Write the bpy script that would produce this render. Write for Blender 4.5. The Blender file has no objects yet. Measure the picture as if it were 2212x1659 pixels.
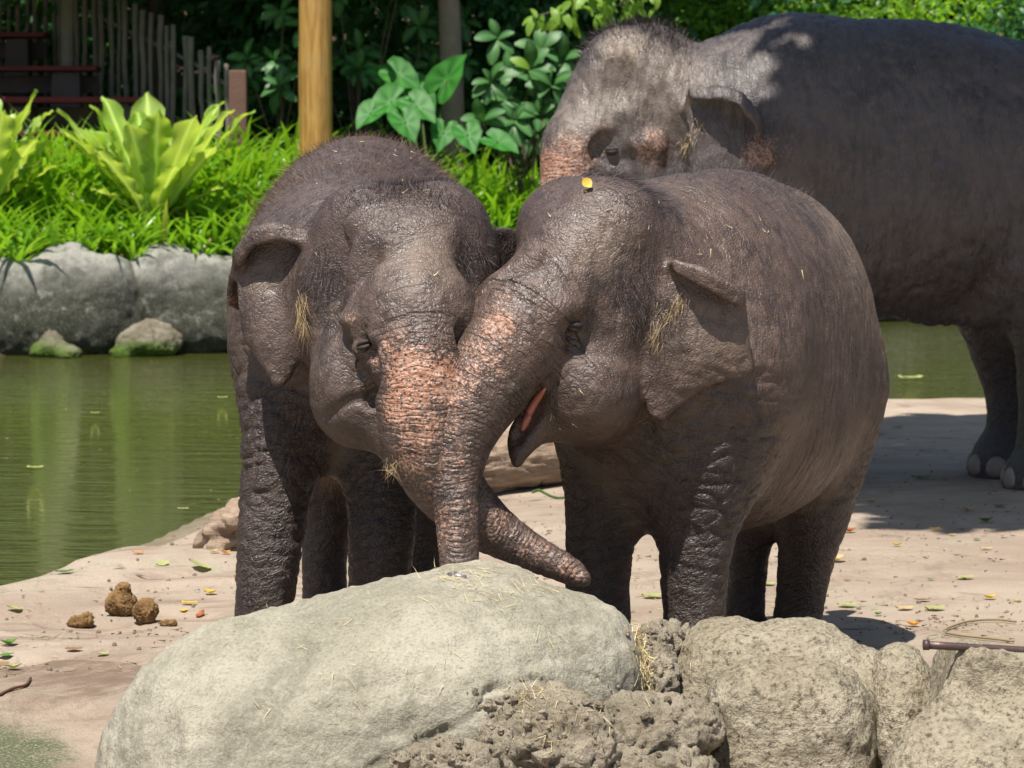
import bpy, math, random
import numpy as np
from mathutils import Vector, Matrix, Quaternion
from mathutils.bvhtree import BVHTree

random.seed(7)
RNG = np.random.default_rng(11)
D = bpy.data
SC = bpy.context.scene
COL = SC.collection

# ------------------------------------------------------------------ camera
FPX = 6000.0            # focal length in units of a 2212 px wide picture
CAMH = 1.55
TILT = math.atan((829.5 - 378.0) / FPX)
cam = D.cameras.new("camera")
cam.sensor_width = 36.0
cam.lens = 36.0 * FPX / 2212.0
cam.clip_start = 0.1
cam.clip_end = 500.0
cam.dof.use_dof = True
cam.dof.focus_distance = 7.75
cam.dof.aperture_fstop = 9.0
camo = D.objects.new("camera", cam)
camo.location = (0, 0, CAMH)
camo.rotation_euler = (math.pi / 2 - TILT, 0, 0)
COL.objects.link(camo)
SC.camera = camo

# ------------------------------------------------------------------ light
TOSUN = Vector((-0.15, -0.36, 0.92)).normalized()
world = D.worlds.new("World")
SC.world = world
world.use_nodes = True
wn = world.node_tree.nodes
sky = wn.new("ShaderNodeTexSky")
sky.sky_type = 'NISHITA'
sky.sun_disc = False
sky.sun_elevation = math.asin(TOSUN.z)
sky.sun_rotation = math.atan2(TOSUN.x, TOSUN.y)
wn["Background"].inputs[1].default_value = 0.075
world.node_tree.links.new(sky.outputs[0], wn["Background"].inputs[0])
sun = D.lights.new("sun", 'SUN')
sun.energy = 5.0
sun.angle = math.radians(0.5)
sun.color = (1.0, 0.95, 0.87)
suno = D.objects.new("sun", sun)
suno.rotation_euler = (-TOSUN).to_track_quat('-Z', 'Y').to_euler()
suno.location = (-3, -3, 12)
COL.objects.link(suno)

SC.view_settings.view_transform = 'Standard'
SC.view_settings.look = 'None'
SC.view_settings.gamma = 1.0
SC.view_settings.exposure = 0.60
SC.view_settings.use_curve_mapping = False
SC.render.engine = 'CYCLES'
SC.cycles.use_denoising = True
SC.cycles.max_bounces = 7
SC.cycles.diffuse_bounces = 4
SC.cycles.glossy_bounces = 3
SC.cycles.transmission_bounces = 3
SC.cycles.caustics_reflective = False
SC.cycles.caustics_refractive = False

# ------------------------------------------------------------------ surveying: picture point + distance -> place
CT, ST = math.cos(TILT), math.sin(TILT)
def ray(u, v):
    a = (u - 1106.0) / FPX
    b = -(v - 829.5) / FPX
    return (a, CT + ST * b, -ST + CT * b)
def W(u, v, y):
    r = ray(u, v)
    t = y / r[1]
    return np.array((r[0] * t, y, CAMH + r[2] * t))
def PX(n, y):
    return n * y / FPX

# ------------------------------------------------------------------ naming helpers
def tag(o, label=None, cat=None, group=None, kind=None):
    if label: o["label"] = label
    if cat: o["category"] = cat
    if group: o["group"] = group
    if kind: o["kind"] = kind
    return o
def link(name, me, parent=None, loc=None):
    o = D.objects.new(name, me)
    COL.objects.link(o)
    if loc is not None: o.location = Vector([float(c) for c in loc])
    if parent is not None: o.parent = parent
    return o
def empty(name, loc):
    o = D.objects.new(name, None)
    o.location = Vector([float(c) for c in loc])
    o.empty_display_size = 0.1
    COL.objects.link(o)
    return o
def mesh(name, V, F, mat=None, smooth=True):
    """V (n,3); F list of faces or (m,3|4) int array"""
    me = D.meshes.new(name)
    V = np.asarray(V, dtype=np.float32)
    if isinstance(F, np.ndarray):
        k = F.shape[1]
        me.vertices.add(len(V)); me.vertices.foreach_set("co", V.ravel())
        me.loops.add(F.size); me.loops.foreach_set("vertex_index", F.ravel().astype(np.int32))
        me.polygons.add(len(F))
        me.polygons.foreach_set("loop_start", np.arange(0, F.size, k, dtype=np.int32))
        me.update(calc_edges=True)
    else:
        me.from_pydata(V.tolist(), [], F)
        me.update()
    if smooth:
        me.polygons.foreach_set("use_smooth", np.ones(len(me.polygons), dtype=bool))
    if mat: me.materials.append(mat)
    return me
def attr(me, name, arr):
    a = me.attributes.new(name, 'FLOAT', 'POINT')
    a.data.foreach_set("value", np.asarray(arr, dtype=np.float32))

# ------------------------------------------------------------------ numpy noise
_P = np.random.default_rng(3).permutation(256).astype(np.int64)
_P = np.concatenate([_P, _P, _P])
_G = np.random.default_rng(4).normal(size=(256, 3)); _G /= np.linalg.norm(_G, axis=1)[:, None]
def pnoise(p):
    p = np.asarray(p, dtype=np.float64)
    i = np.floor(p).astype(np.int64); f = p - i; i &= 255
    w = f * f * f * (f * (f * 6 - 15) + 10)
    out = 0
    for dx in (0, 1):
        a = _P[i[:, 0] + dx]; wx = w[:, 0] if dx else 1 - w[:, 0]
        for dy in (0, 1):
            b = _P[a + i[:, 1] + dy]; wy = w[:, 1] if dy else 1 - w[:, 1]
            for dz in (0, 1):
                g = _G[_P[b + i[:, 2] + dz]]; wz = w[:, 2] if dz else 1 - w[:, 2]
                d = (g[:, 0] * (f[:, 0] - dx) + g[:, 1] * (f[:, 1] - dy) + g[:, 2] * (f[:, 2] - dz))
                out = out + wx * wy * wz * d
    return out * 1.5
def fbm(p, octv=3):
    r = 0; a = 1.0
    for k in range(octv):
        r = r + a * pnoise(p * (2 ** k) + 17.3 * k); a *= 0.5
    return r
def sstep(a, b, x):
    t = np.clip((x - a) / (b - a), 0, 1)
    return t * t * (3 - 2 * t)

# ------------------------------------------------------------------ sculpting: smooth-joined solids on a grid
class Sculpt:
    def __init__(s, lo, hi, h):
        s.lo = np.array(lo, float); s.h = h
        s.n = np.ceil((np.array(hi) - s.lo) / h).astype(int) + 1
        s.ax = [s.lo[i] + h * np.arange(s.n[i]) for i in range(3)]
        s.F = np.full(tuple(s.n), 1.0, dtype=np.float32)
    def block(s, lo, hi):
        a = np.clip(np.floor((np.array(lo) - s.lo) / s.h).astype(int), 0, s.n - 1)
        b = np.clip(np.ceil((np.array(hi) - s.lo) / s.h).astype(int) + 1, 1, s.n)
        sl = tuple(slice(a[i], b[i]) for i in range(3))
        g = [s.ax[i][sl[i]].astype(np.float32) for i in range(3)]
        return sl, g[0][:, None, None], g[1][None, :, None], g[2][None, None, :]
    def join(s, sl, d, k):
        a = s.F[sl]
        h = np.maximum(k - np.abs(a - d), 0) / k
        s.F[sl] = np.minimum(a, d) - h * h * k * 0.25
    def cut_(s, sl, d, k):
        a = s.F[sl]; d = -d
        h = np.maximum(k - np.abs(a - d), 0) / k
        s.F[sl] = np.maximum(a, d) + h * h * k * 0.25
    def _ell(s, c, r, R, m):
        R = np.eye(3) if R is None else np.asarray(R, float)
        r = np.asarray(r, float) * np.ones(3)
        ext = np.sqrt(((R * r[:, None]) ** 2).sum(0)) + m
        c = np.asarray(c, float)
        sl, X, Y, Z = s.block(c - ext, c + ext)
        X = X - c[0]; Y = Y - c[1]; Z = Z - c[2]
        k0 = 0; k1 = 0
        for i in range(3):
            q = (X * R[i, 0] + Y * R[i, 1] + Z * R[i, 2]) / r[i]
            k0 = k0 + q * q; k1 = k1 + (q / r[i]) ** 2
        k0 = np.sqrt(k0); k1 = np.sqrt(k1) + 1e-6
        return sl, k0 * (k0 - 1) / k1
    def box(s, c, half, rad, k=0.05, R=None):
        R = np.eye(3) if R is None else np.asarray(R, float)
        half = np.asarray(half, float); ext = np.abs(R.T) @ half + k + 3 * s.h; c = np.asarray(c, float)
        sl, X, Y, Z = s.block(c - ext, c + ext)
        X = X - c[0]; Y = Y - c[1]; Z = Z - c[2]
        q = [np.abs(X * R[i, 0] + Y * R[i, 1] + Z * R[i, 2]) - half[i] + rad for i in range(3)]
        d = np.sqrt(sum(np.maximum(a, 0) ** 2 for a in q)) + np.minimum(np.maximum(np.maximum(q[0], q[1]), q[2]), 0) - rad
        s.join(sl, d, k)
    def ell(s, c, r, k=0.08, R=None):
        sl, d = s._ell(c, r, R, k + 3 * s.h); s.join(sl, d, k)
    def cut(s, c, r, k=0.04, R=None):
        sl, d = s._ell(c, r, R, k + 3 * s.h); s.cut_(sl, d, k)
    def _chain(s, pts, m, sub):
        P = np.array([np.append(p, r) for p, r in pts], float)
        P = spline(P, sub)
        rm = P[:, 3].max() + m
        sl, X, Y, Z = s.block(P[:, :3].min(0) - rm, P[:, :3].max(0) + rm)
        d = np.full((X.shape[0], Y.shape[1], Z.shape[2]), 1.0, dtype=np.float32)
        org = [sl[i].start for i in range(3)]
        for a, b in zip(P[:-1], P[1:]):
            rr = max(a[3], b[3]) + m
            s2, x, y, z = s.block(np.minimum(a[:3], b[:3]) - rr, np.maximum(a[:3], b[:3]) + rr)
            loc = tuple(slice(s2[i].start - org[i], s2[i].stop - org[i]) for i in range(3))
            ab = b[:3] - a[:3]; L = (ab * ab).sum() + 1e-9
            x = x - a[0]; y = y - a[1]; z = z - a[2]
            t = np.clip((x * ab[0] + y * ab[1] + z * ab[2]) / L, 0, 1)
            dd = np.sqrt((x - t * ab[0]) ** 2 + (y - t * ab[1]) ** 2 + (z - t * ab[2]) ** 2) - (a[3] + t * (b[3] - a[3]))
            d[loc] = np.minimum(d[loc], dd)
        return sl, d
    def chain(s, pts, k=0.06, sub=5):
        sl, d = s._chain(pts, k + 3 * s.h, sub); s.join(sl, d, k)
    def groove(s, pts, k=0.02, sub=5):
        sl, d = s._chain(pts, k + 3 * s.h, sub); s.cut_(sl, d, k)
    def sheet(s, rows, th, k=0.02, sub=6):
        G = np.array(rows, float)                      # (rows, cols, 3)
        G = np.stack([spline(G[:, j], sub) for j in range(G.shape[1])], 1)
        G = np.stack([spline(G[i], sub) for i in range(G.shape[0])], 0)
        n, m = G.shape[:2]
        V = G.reshape(-1, 3)
        q = [(i * m + j, i * m + j + 1, (i + 1) * m + j + 1, (i + 1) * m + j) for i in range(n - 1) for j in range(m - 1)]
        bv = BVHTree.FromPolygons([tuple(v) for v in V], q)
        mm = th + k + 3 * s.h
        sl, X, Y, Z = s.block(V.min(0) - mm, V.max(0) + mm)
        sh = (X.shape[0], Y.shape[1], Z.shape[2])
        pts = np.stack([a.ravel() for a in np.broadcast_arrays(X, Y, Z)], 1)
        near = bv.find_nearest
        d = np.fromiter(((lambda r: r if r is not None else 1.0)(near(Vector(p), mm)[3]) for p in pts.tolist()), dtype=np.float32, count=len(pts))
        s.join(sl, (d - th).reshape(sh), k)
    def polygonise(s, smooth=4):
        F = s.F; h = s.h
        S = F < 0
        c = S[:-1, :-1, :-1].astype(np.uint8)
        tot = np.zeros_like(c)
        for dx in (0, 1):
            for dy in (0, 1):
                for dz in (0, 1):
                    tot += S[dx:S.shape[0] - 1 + dx, dy:S.shape[1] - 1 + dy, dz:S.shape[2] - 1 + dz]
        act = np.argwhere((tot > 0) & (tot < 8))
        ids = np.full(tot.shape, -1, dtype=np.int64)
        ids[act[:, 0], act[:, 1], act[:, 2]] = np.arange(len(act))
        val = {}
        for dx in (0, 1):
            for dy in (0, 1):
                for dz in (0, 1):
                    val[dx, dy, dz] = F[act[:, 0] + dx, act[:, 1] + dy, act[:, 2] + dz].astype(np.float64)
        acc = np.zeros((len(act), 3)); cnt = np.zeros(len(act))
        for a in val:
            for i in range(3):
                if a[i] == 1: continue
                b = list(a); b[i] = 1; b = tuple(b)
                va, vb = val[a], val[b]
                m = (va < 0) != (vb < 0)
                t = np.where(m, va / np.where(m, va - vb, 1), 0)
                for j in range(3):
                    acc[:, j] += np.where(m, a[j] + (t if j == i else 0), 0)
                cnt += m
        V = s.lo + h * (act + acc / cnt[:, None])
        quads = []
        for i in range(3):
            j, k = (i + 1) % 3, (i + 2) % 3
            sl0 = [slice(None)] * 3; sl1 = [slice(None)] * 3
            sl0[i] = slice(0, -1); sl1[i] = slice(1, None)
            A = S[tuple(sl0)]; B = S[tuple(sl1)]
            e = np.argwhere(A != B)
            ok = (e[:, j] > 0) & (e[:, k] > 0) & (e[:, j] < S.shape[j] - 1) & (e[:, k] < S.shape[k] - 1)
            e = e[ok]
            inside = A[e[:, 0], e[:, 1], e[:, 2]]
            def cid(dj, dk):
                q = e.copy(); q[:, j] -= dj; q[:, k] -= dk
                return ids[q[:, 0], q[:, 1], q[:, 2]]
            q = np.stack([cid(1, 1), cid(0, 1), cid(0, 0), cid(1, 0)], 1)
            q[~inside] = q[~inside][:, ::-1]
            quads.append(q)
        Q = np.concatenate(quads)
        for it in range(smooth):
            V = lap(V, Q, 0.55); V = lap(V, Q, -0.57)
        return V, Q
def lap(V, Q, w):
    n = len(V); out = np.zeros_like(V)
    a = np.concatenate([Q[:, 0], Q[:, 1], Q[:, 2], Q[:, 3]]); b = np.concatenate([Q[:, 1], Q[:, 2], Q[:, 3], Q[:, 0]])
    deg = np.bincount(a, minlength=n) + np.bincount(b, minlength=n)
    for i in range(3):
        out[:, i] = np.bincount(a, V[b, i], minlength=n) + np.bincount(b, V[a, i], minlength=n)
    return V + w * (out / np.maximum(deg, 1)[:, None] - V)
def normals(V, Q):
    d1 = V[Q[:, 2]] - V[Q[:, 0]]; d2 = V[Q[:, 3]] - V[Q[:, 1]]
    fn = np.cross(d1, d2)
    N = np.zeros_like(V)
    for c in range(4):
        for i in range(3):
            N[:, i] += np.bincount(Q[:, c], fn[:, i], minlength=len(V))
    return N / (np.linalg.norm(N, axis=1)[:, None] + 1e-12)
def spline(P, sub):
    P = np.asarray(P, float)
    if len(P) < 3 or sub < 2:
        return P
    E = np.concatenate([[2 * P[0] - P[1]], P, [2 * P[-1] - P[-2]]])
    out = []
    for i in range(1, len(E) - 2):
        p0, p1, p2, p3 = E[i - 1], E[i], E[i + 1], E[i + 2]
        for t in np.arange(sub) / sub:
            out.append(0.5 * (2 * p1 + (p2 - p0) * t + (2 * p0 - 5 * p1 + 4 * p2 - p3) * t * t + (3 * p1 - p0 - 3 * p2 + p3) * t ** 3))
    out.append(P[-1])
    return np.array(out)
def yawm(dx, dy, pitch=0.0):
    """rows: lateral, long, up - long axis along (dx,dy), tipped by pitch"""
    f = np.array((dx, dy, 0.0)); f /= np.linalg.norm(f)
    f = f * math.cos(pitch) + np.array((0, 0, math.sin(pitch)))
    l = np.cross(f, (0, 0, 1)); l /= np.linalg.norm(l)
    return np.array([l, f, np.cross(l, f)])
# ------------------------------------------------------------------ materials
class NT:
    """small helper to write node trees"""
    def __init__(s, name):
        s.m = D.materials.new(name); s.m.use_nodes = True
        s.t = s.m.node_tree; s.n = s.t.nodes; s.b = s.n["Principled BSDF"]
        s.out = s.n["Material Output"]
    def put(s, sock, v):
        if isinstance(v, bpy.types.NodeSocket): s.t.links.new(v, sock)
        elif isinstance(v, (tuple, list)) and len(v) == 3 and sock.type == 'RGBA': sock.default_value = (*v, 1)
        else: sock.default_value = v
    def math(s, op, a, b=0.0, clamp=False):
        n = s.n.new("ShaderNodeMath"); n.operation = op; n.use_clamp = clamp
        s.put(n.inputs[0], a); s.put(n.inputs[1], b); return n.outputs[0]
    def attr(s, name):
        n = s.n.new("ShaderNodeAttribute"); n.attribute_name = name; return n.outputs["Fac"]
    def coord(s, which="Object"):
        return s.n.new("ShaderNodeTexCoord").outputs[which]
    def pos(s):
        return s.n.new("ShaderNodeNewGeometry").outputs["Position"]
    def mapping(s, vec, scale=(1, 1, 1), rot=(0, 0, 0), loc=(0, 0, 0)):
        # vector is rotated first, then stretched
        if any(rot):
            r = s.n.new("ShaderNodeVectorRotate"); r.rotation_type = 'EULER_XYZ'
            s.put(r.inputs["Vector"], vec); r.inputs["Rotation"].default_value = rot; vec = r.outputs[0]
        n = s.n.new("ShaderNodeMapping")
        s.put(n.inputs[0], vec); n.inputs["Scale"].default_value = scale; n.inputs["Location"].default_value = loc
        return n.outputs[0]
    def noise(s, vec, scale, detail=3, rough=0.55, dist=0.0):
        n = s.n.new("ShaderNodeTexNoise"); s.put(n.inputs["Vector"], vec); s.put(n.inputs["Scale"], scale)
        n.inputs["Detail"].default_value = detail; n.inputs["Roughness"].default_value = rough
        n.inputs["Distortion"].default_value = dist; return n.outputs["Fac"]
    def voro(s, vec, scale, feature='F1', rnd=1.0):
        n = s.n.new("ShaderNodeTexVoronoi"); n.feature = feature
        s.put(n.inputs["Vector"], vec); s.put(n.inputs["Scale"], scale)
        n.inputs["Randomness"].default_value = rnd; return n.outputs["Distance"]
    def ramp(s, f, a, b, lo=0.0, hi=1.0):
        n = s.n.new("ShaderNodeMapRange"); n.interpolation_type = 'SMOOTHSTEP'
        s.put(n.inputs[0], f); n.inputs[1].default_value = a; n.inputs[2].default_value = b
        n.inputs[3].default_value = lo; n.inputs[4].default_value = hi; return n.outputs[0]
    def mix(s, f, a, b):
        n = s.n.new("ShaderNodeMix"); n.data_type = 'RGBA'
        s.put(n.inputs[0], f); s.put(n.inputs[6], a); s.put(n.inputs[7], b); return n.outputs[2]
    def mul(s, f, a, b):
        n = s.n.new("ShaderNodeMix"); n.data_type = 'RGBA'; n.blend_type = 'MULTIPLY'
        s.put(n.inputs[0], f); s.put(n.inputs[6], a); s.put(n.inputs[7], b); return n.outputs[2]
    def bump(s, h, strength, dist, normal=None):
        n = s.n.new("ShaderNodeBump"); n.inputs["Strength"].default_value = strength
        n.inputs["Distance"].default_value = dist; s.put(n.inputs["Height"], h)
        if normal is not None: s.put(n.inputs["Normal"], normal)
        return n.outputs[0]
    def rand(s):
        return s.n.new("ShaderNodeObjectInfo").outputs["Random"]
    def finish(s, col, rough=0.6, spec=0.3, normal=None):
        s.put(s.b.inputs["Base Color"], col); s.put(s.b.inputs["Roughness"], rough)
        s.put(s.b.inputs["Specular IOR Level"], spec)
        if normal is not None: s.put(s.b.inputs["Normal"], normal)
        return s.m

def skin_material(name, yaw, dark, light, fine=1.0):
    """wrinkled hide; the attributes ts/wt = along-trunk metres and weight, wl = leg, pink, fuzz"""
    t = NT(name); P = t.coord()
    ts, wt, wl, pink, fuzz, dust = (t.attr(a) for a in ("ts", "wt", "wl", "pink", "fuzz", "dust"))
    big = t.noise(P, 5.0, 4, 0.6); mid = t.noise(P, 24.0, 4, 0.65); tiny = t.noise(P, 160.0, 3, 0.7)
    col = t.mix(t.ramp(t.math('ADD', t.math('MULTIPLY', big, 0.65), t.math('MULTIPLY', mid, 0.35)), 0.26, 0.62), dark, light)
    col = t.mix(t.math('MULTIPLY', t.ramp(mid, 0.45, 0.75), 0.45), col, tuple(c * 1.5 for c in light))
    col = t.mix(t.math('MULTIPLY', t.ramp(tiny, 0.4, 0.7), 0.35), col, tuple(c * 0.55 for c in dark))
    col = t.mix(t.math('MULTIPLY', dust, t.ramp(mid, 0.3, 0.65, 0.35, 1.0)), col, (0.36, 0.28, 0.21))
    col = t.mix(t.math('MULTIPLY', fuzz, t.ramp(tiny, 0.3, 0.7, 0.35, 0.85)), col, (0.060, 0.038, 0.034))
    col = t.mix(t.math('MULTIPLY', wl, 0.55), col, tuple(c * 0.95 for c in dark))  # legs painted darker: the shade on them put into the hide colour
    # ---- wrinkle heights
    wob = t.noise(P, 9.0, 2, 0.5)
    ph = t.math('ADD', t.math('MULTIPLY', ts, 62.0), t.math('MULTIPLY', wob, 3.4))
    ring = t.math('ABSOLUTE', t.math('SINE', t.math('MULTIPLY', ph, math.pi)))
    ring = t.math('POWER', ring, 0.45)
    ph2 = t.math('ADD', t.math('MULTIPLY', ts, 21.0), t.math('MULTIPLY', wob, 2.0))
    ring2 = t.math('POWER', t.math('ABSOLUTE', t.math('SINE', t.math('MULTIPLY', ph2, math.pi))), 0.35)
    brk = t.ramp(t.noise(P, 22.0, 3, 0.6), 0.32, 0.62)
    ring = t.math('ADD', t.math('MULTIPLY', t.math('MULTIPLY', ring, 0.72), brk), t.math('MULTIPLY', ring2, 0.35))
    def ridge(vec, sc, det=3, dist=0.6):
        n = t.noise(vec, sc, det, 0.55, dist)
        return t.math('POWER', t.math('MULTIPLY', t.math('ABSOLUTE', t.math('SUBTRACT', n, 0.5)), 4.0, True), 0.6)
    # flanks: creases across the body axis
    bodyv = t.mapping(P, (2.0, 6.0, 2.0), rot=(0, 0, -yaw))
    body = t.math('ADD', ridge(bodyv, 9.0 * fine), t.math('MULTIPLY', ridge(bodyv, 4.0 * fine), 0.6))
    legv = t.mapping(P, (2.2, 2.2, 5.0), rot=(0.35, 0.3, 0))
    leg = t.math('ADD', ridge(legv, 12.0), t.math('MULTIPLY', ridge(t.mapping(P, (4, 4, 1.6), rot=(0.25, -0.35, 0)), 9.0), 0.8))
    crk = t.ramp(t.voro(P, 95.0 * fine, 'DISTANCE_TO_EDGE'), 0.0, 0.22)
    rest = t.math('SUBTRACT', 1.0, t.math('ADD', wt, wl, True), True)
    H = t.math('ADD', t.math('MULTIPLY', ring, wt), t.math('MULTIPLY', leg, t.math('MULTIPLY', wl, 0.62)))
    H = t.math('ADD', H, t.math('MULTIPLY', body, t.math('MULTIPLY', rest, t.math('SUBTRACT', 0.50, t.math('MULTIPLY', t.ramp(big, 0.4, 0.65), 0.25)))))
    H = t.math('ADD', H, t.math('MULTIPLY', crk, 0.10))
    H = t.math('ADD', H, t.math('MULTIPLY', tiny, 0.13))
    # colour goes darker in the creases
    crease = t.ramp(H, 0.10, 0.60, 1.0, 0.0)
    col = t.mix(t.math('MULTIPLY', crease, t.math('ADD', 0.14, t.math('MULTIPLY', t.math('ADD', wt, wl, True), 0.25))), col, tuple(c * 0.45 for c in dark))
    # ---- depigmented, freckled skin
    fl = t.noise(P, 120.0 * fine, 2, 0.6); fl = t.math('ADD', t.math('MULTIPLY', fl, 0.75), t.math('MULTIPLY', t.noise(P, 12.0, 2, 0.5), 0.25))
    pk = t.ramp(t.math('ADD', fl, t.math('MULTIPLY', pink, 0.36)), 0.56, 0.84)
    pk = t.math('MULTIPLY', pk, t.ramp(pink, 0.02, 0.12))
    dv = t.math('ADD', t.voro(P, 74.0 * fine, 'F1', 0.8), t.math('MULTIPLY', pink, 0.17))
    dots = t.ramp(dv, 0.38, 0.50)
    pk = t.math('MULTIPLY', pk, dots)
    pcol = t.mix(t.ramp(mid, 0.4, 0.7), (0.37, 0.180, 0.110), (0.47, 0.285, 0.205))
    col = t.mix(pk, col, t.mix(t.math('MULTIPLY', crease, 0.5), pcol, (0.10, 0.05, 0.035)))
    nrm = t.bump(H, 0.9, 0.0075)
    rough = t.ramp(mid, 0.3, 0.7, 0.39, 0.60)
    return t.finish(col, rough, 0.6, nrm)

def plain(name, col, rough=0.7, spec=0.2, var=0.25, sc=20.0, bump=0.0, bsc=80.0, metal=0.0):
    t = NT(name); P = t.coord()
    n = t.noise(P, sc, 4, 0.6)
    c = t.mix(n, tuple(x * (1 - var) for x in col), tuple(min(1, x * (1 + var)) for x in col))
    nrm = t.bump(t.noise(P, bsc, 3, 0.6), 0.6, bump) if bump else None
    t.b.inputs["Metallic"].default_value = metal
    return t.finish(c, rough, spec, nrm)

def leaf_material(name, a, b, trans=0.35, rough=0.42, spec=0.4, vein=False, dead=None):
    """leaf: colour varies leaf by leaf (attribute rnd) ; lets light through"""
    t = NT(name)
    r = t.attr("rnd")
    col = t.mix(r, a, b)
    if dead: col = t.mix(t.ramp(r, 0.955, 0.97), col, dead)
    if vein:
        q = t.attr("vein")
        col = t.mix(q, col, tuple(min(1, x * 1.9 + .02) for x in b))
    t.finish(col, rough, spec)
    tr = t.n.new("ShaderNodeBsdfTranslucent")
    t.put(tr.inputs[0], t.mix(0.5, col, (b[0] * 2.2, b[1] * 2.0, b[2] * 0.6)))
    mx = t.n.new("ShaderNodeMixShader"); mx.inputs[0].default_value = trans
    t.t.links.new(t.b.outputs[0], mx.inputs[1]); t.t.links.new(tr.outputs[0], mx.inputs[2])
    t.t.links.new(mx.outputs[0], t.out.inputs[0])
    return t.m

def rock_material(name, a, b, stain, pit=0.4, sc=1.0, bumpd=0.012, streak=None, moss=None, lichen=0.5):
    t = NT(name); P = t.coord()
    n1 = t.noise(P, 3.0 * sc, 5, 0.6, 0.4); n2 = t.noise(P, 14.0 * sc, 5, 0.65); n3 = t.noise(P, 110.0 * sc, 4, 0.75)
    col = t.mix(t.ramp(n1, 0.35, 0.65), a, b)
    col = t.mix(t.math('MULTIPLY', t.ramp(n2, 0.5, 0.72), lichen), col, stain)
    col = t.mix(t.math('MULTIPLY', t.ramp(n3, 0.5, 0.68), pit), col, tuple(c * 0.3 for c in a))
    if streak:
        sv = t.mapping(P, (1.0, 1.0, 0.22))
        col = t.mix(t.math('MULTIPLY', t.ramp(t.noise(sv, 5.0 * sc, 4, 0.6), 0.5, 0.7), 0.7), col, streak)
    if moss:
        low = t.attr("low")
        col = t.mix(t.math('MULTIPLY', low, t.ramp(n2, 0.25, 0.50, 0.45, 1.0)), col, moss)
    n4 = t.noise(t.mapping(P, (1.0, 1.0, 0.6)), 1.7 * sc, 6, 0.68, 0.8)
    col = t.mix(t.math('MULTIPLY', t.ramp(n4, 0.50, 0.66), 0.6), col, tuple(c * 0.62 for c in stain))
    H = t.math('ADD', t.math('MULTIPLY', n2, 1.3), t.math('MULTIPLY', n3, 0.6))
    col = t.mix(t.ramp(n3, 0.3, 0.5, 0.35, 0.0), col, tuple(min(1, c * 1.35) for c in b))
    return t.finish(col, 0.85, 0.15, t.bump(H, 0.8, bumpd))

# ------------------------------------------------------------------ small shape builders
def tube(pts, rad, sides=8, closed=True):
    P = np.asarray(pts, float); n = len(P)
    rad = np.broadcast_to(np.asarray(rad, float), (n,))
    T = np.gradient(P, axis=0); T /= np.linalg.norm(T, axis=1)[:, None] + 1e-9
    up = np.array((0.31, 0.17, 0.93))
    V = []
    for i in range(n):
        a = np.cross(T[i], up); a /= np.linalg.norm(a) + 1e-9; b = np.cross(T[i], a)
        for s in range(sides):
            q = 2 * math.pi * s / sides
            V.append(P[i] + rad[i] * (math.cos(q) * a + math.sin(q) * b))
    F = [(i * sides + s, i * sides + (s + 1) % sides, (i + 1) * sides + (s + 1) % sides, (i + 1) * sides + s)
         for i in range(n - 1) for s in range(sides)]
    if closed:
        F.append(tuple(range(sides))[::-1]); F.append(tuple((n - 1) * sides + s for s in range(sides)))
    return np.array(V), F

def ball(r, rings=10, segs=16):
    V = [(0, 0, 1)]; F = []
    for i in range(1, rings):
        a = math.pi * i / rings
        for j in range(segs):
            b = 2 * math.pi * j / segs
            V.append((math.sin(a) * math.cos(b), math.sin(a) * math.sin(b), math.cos(a)))
    V.append((0, 0, -1)); n = len(V)
    for j in range(segs):
        k = (j + 1) % segs
        F.append((0, 1 + j, 1 + k)); F.append((n - 1, n - 1 - segs + k, n - 1 - segs + j))
        for i in range(rings - 2):
            F.append((1 + i * segs + j, 1 + (i + 1) * segs + j, 1 + (i + 1) * segs + k, 1 + i * segs + k))
    return np.array(V) * r, F

def strands(roots, dirs, lens, wid, bend, segs=3, jit=0.3):
    """thin tapered hairs as one mesh"""
    n = len(roots)
    rng = np.random.default_rng(n)
    d = dirs + rng.normal(size=(n, 3)) * jit
    d /= np.linalg.norm(d, axis=1)[:, None]
    side = np.cross(d, rng.normal(size=(n, 3))); side /= np.linalg.norm(side, axis=1)[:, None] + 1e-9
    curl = bend + rng.normal(size=(n, 3)) * 0.25
    V = np.zeros((n, segs * 2 + 1, 3))
    for k in range(segs + 1):
        t = k / segs
        p = roots + d * (lens * t)[:, None] + curl * (lens * t * t * 0.5)[:, None]
        w = wid * (1 - t)
        if k == segs: V[:, 2 * k] = p
        else:
            V[:, 2 * k] = p - side * w; V[:, 2 * k + 1] = p + side * w
    F = []
    for k in range(segs):
        a = 2 * k
        if k == segs - 1: F.append((a, a + 1, a + 2, a + 2))
        else: F.append((a, a + 1, a + 3, a + 2))
    F = np.array(F)
    tri = np.concatenate([F[:, [0, 1, 2]], F[:-1][:, [0, 2, 3]]])
    idx = (np.arange(n) * (segs * 2 + 1))[:, None, None] + tri[None]
    return V.reshape(-1, 3), idx.reshape(-1, 3)


def march(S, u, v, y0, y1):
    """first place where the sight line meets the sculpted body"""
    r = np.array(ray(u, v)); ys = np.arange(y0, y1, 0.004)
    P = np.array((0, 0, CAMH)) + r[None, :] * (ys / r[1])[:, None]
    I = np.round((P - S.lo) / S.h).astype(int)
    ok = ((I >= 0) & (I < S.n)).all(1)
    I = np.clip(I, 0, S.n - 1)
    f = np.where(ok, S.F[I[:, 0], I[:, 1], I[:, 2]], 1.0)
    k = np.argmax(f < 0)
    return P[k] if f[k] < 0 else P[len(P) // 2]

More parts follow.
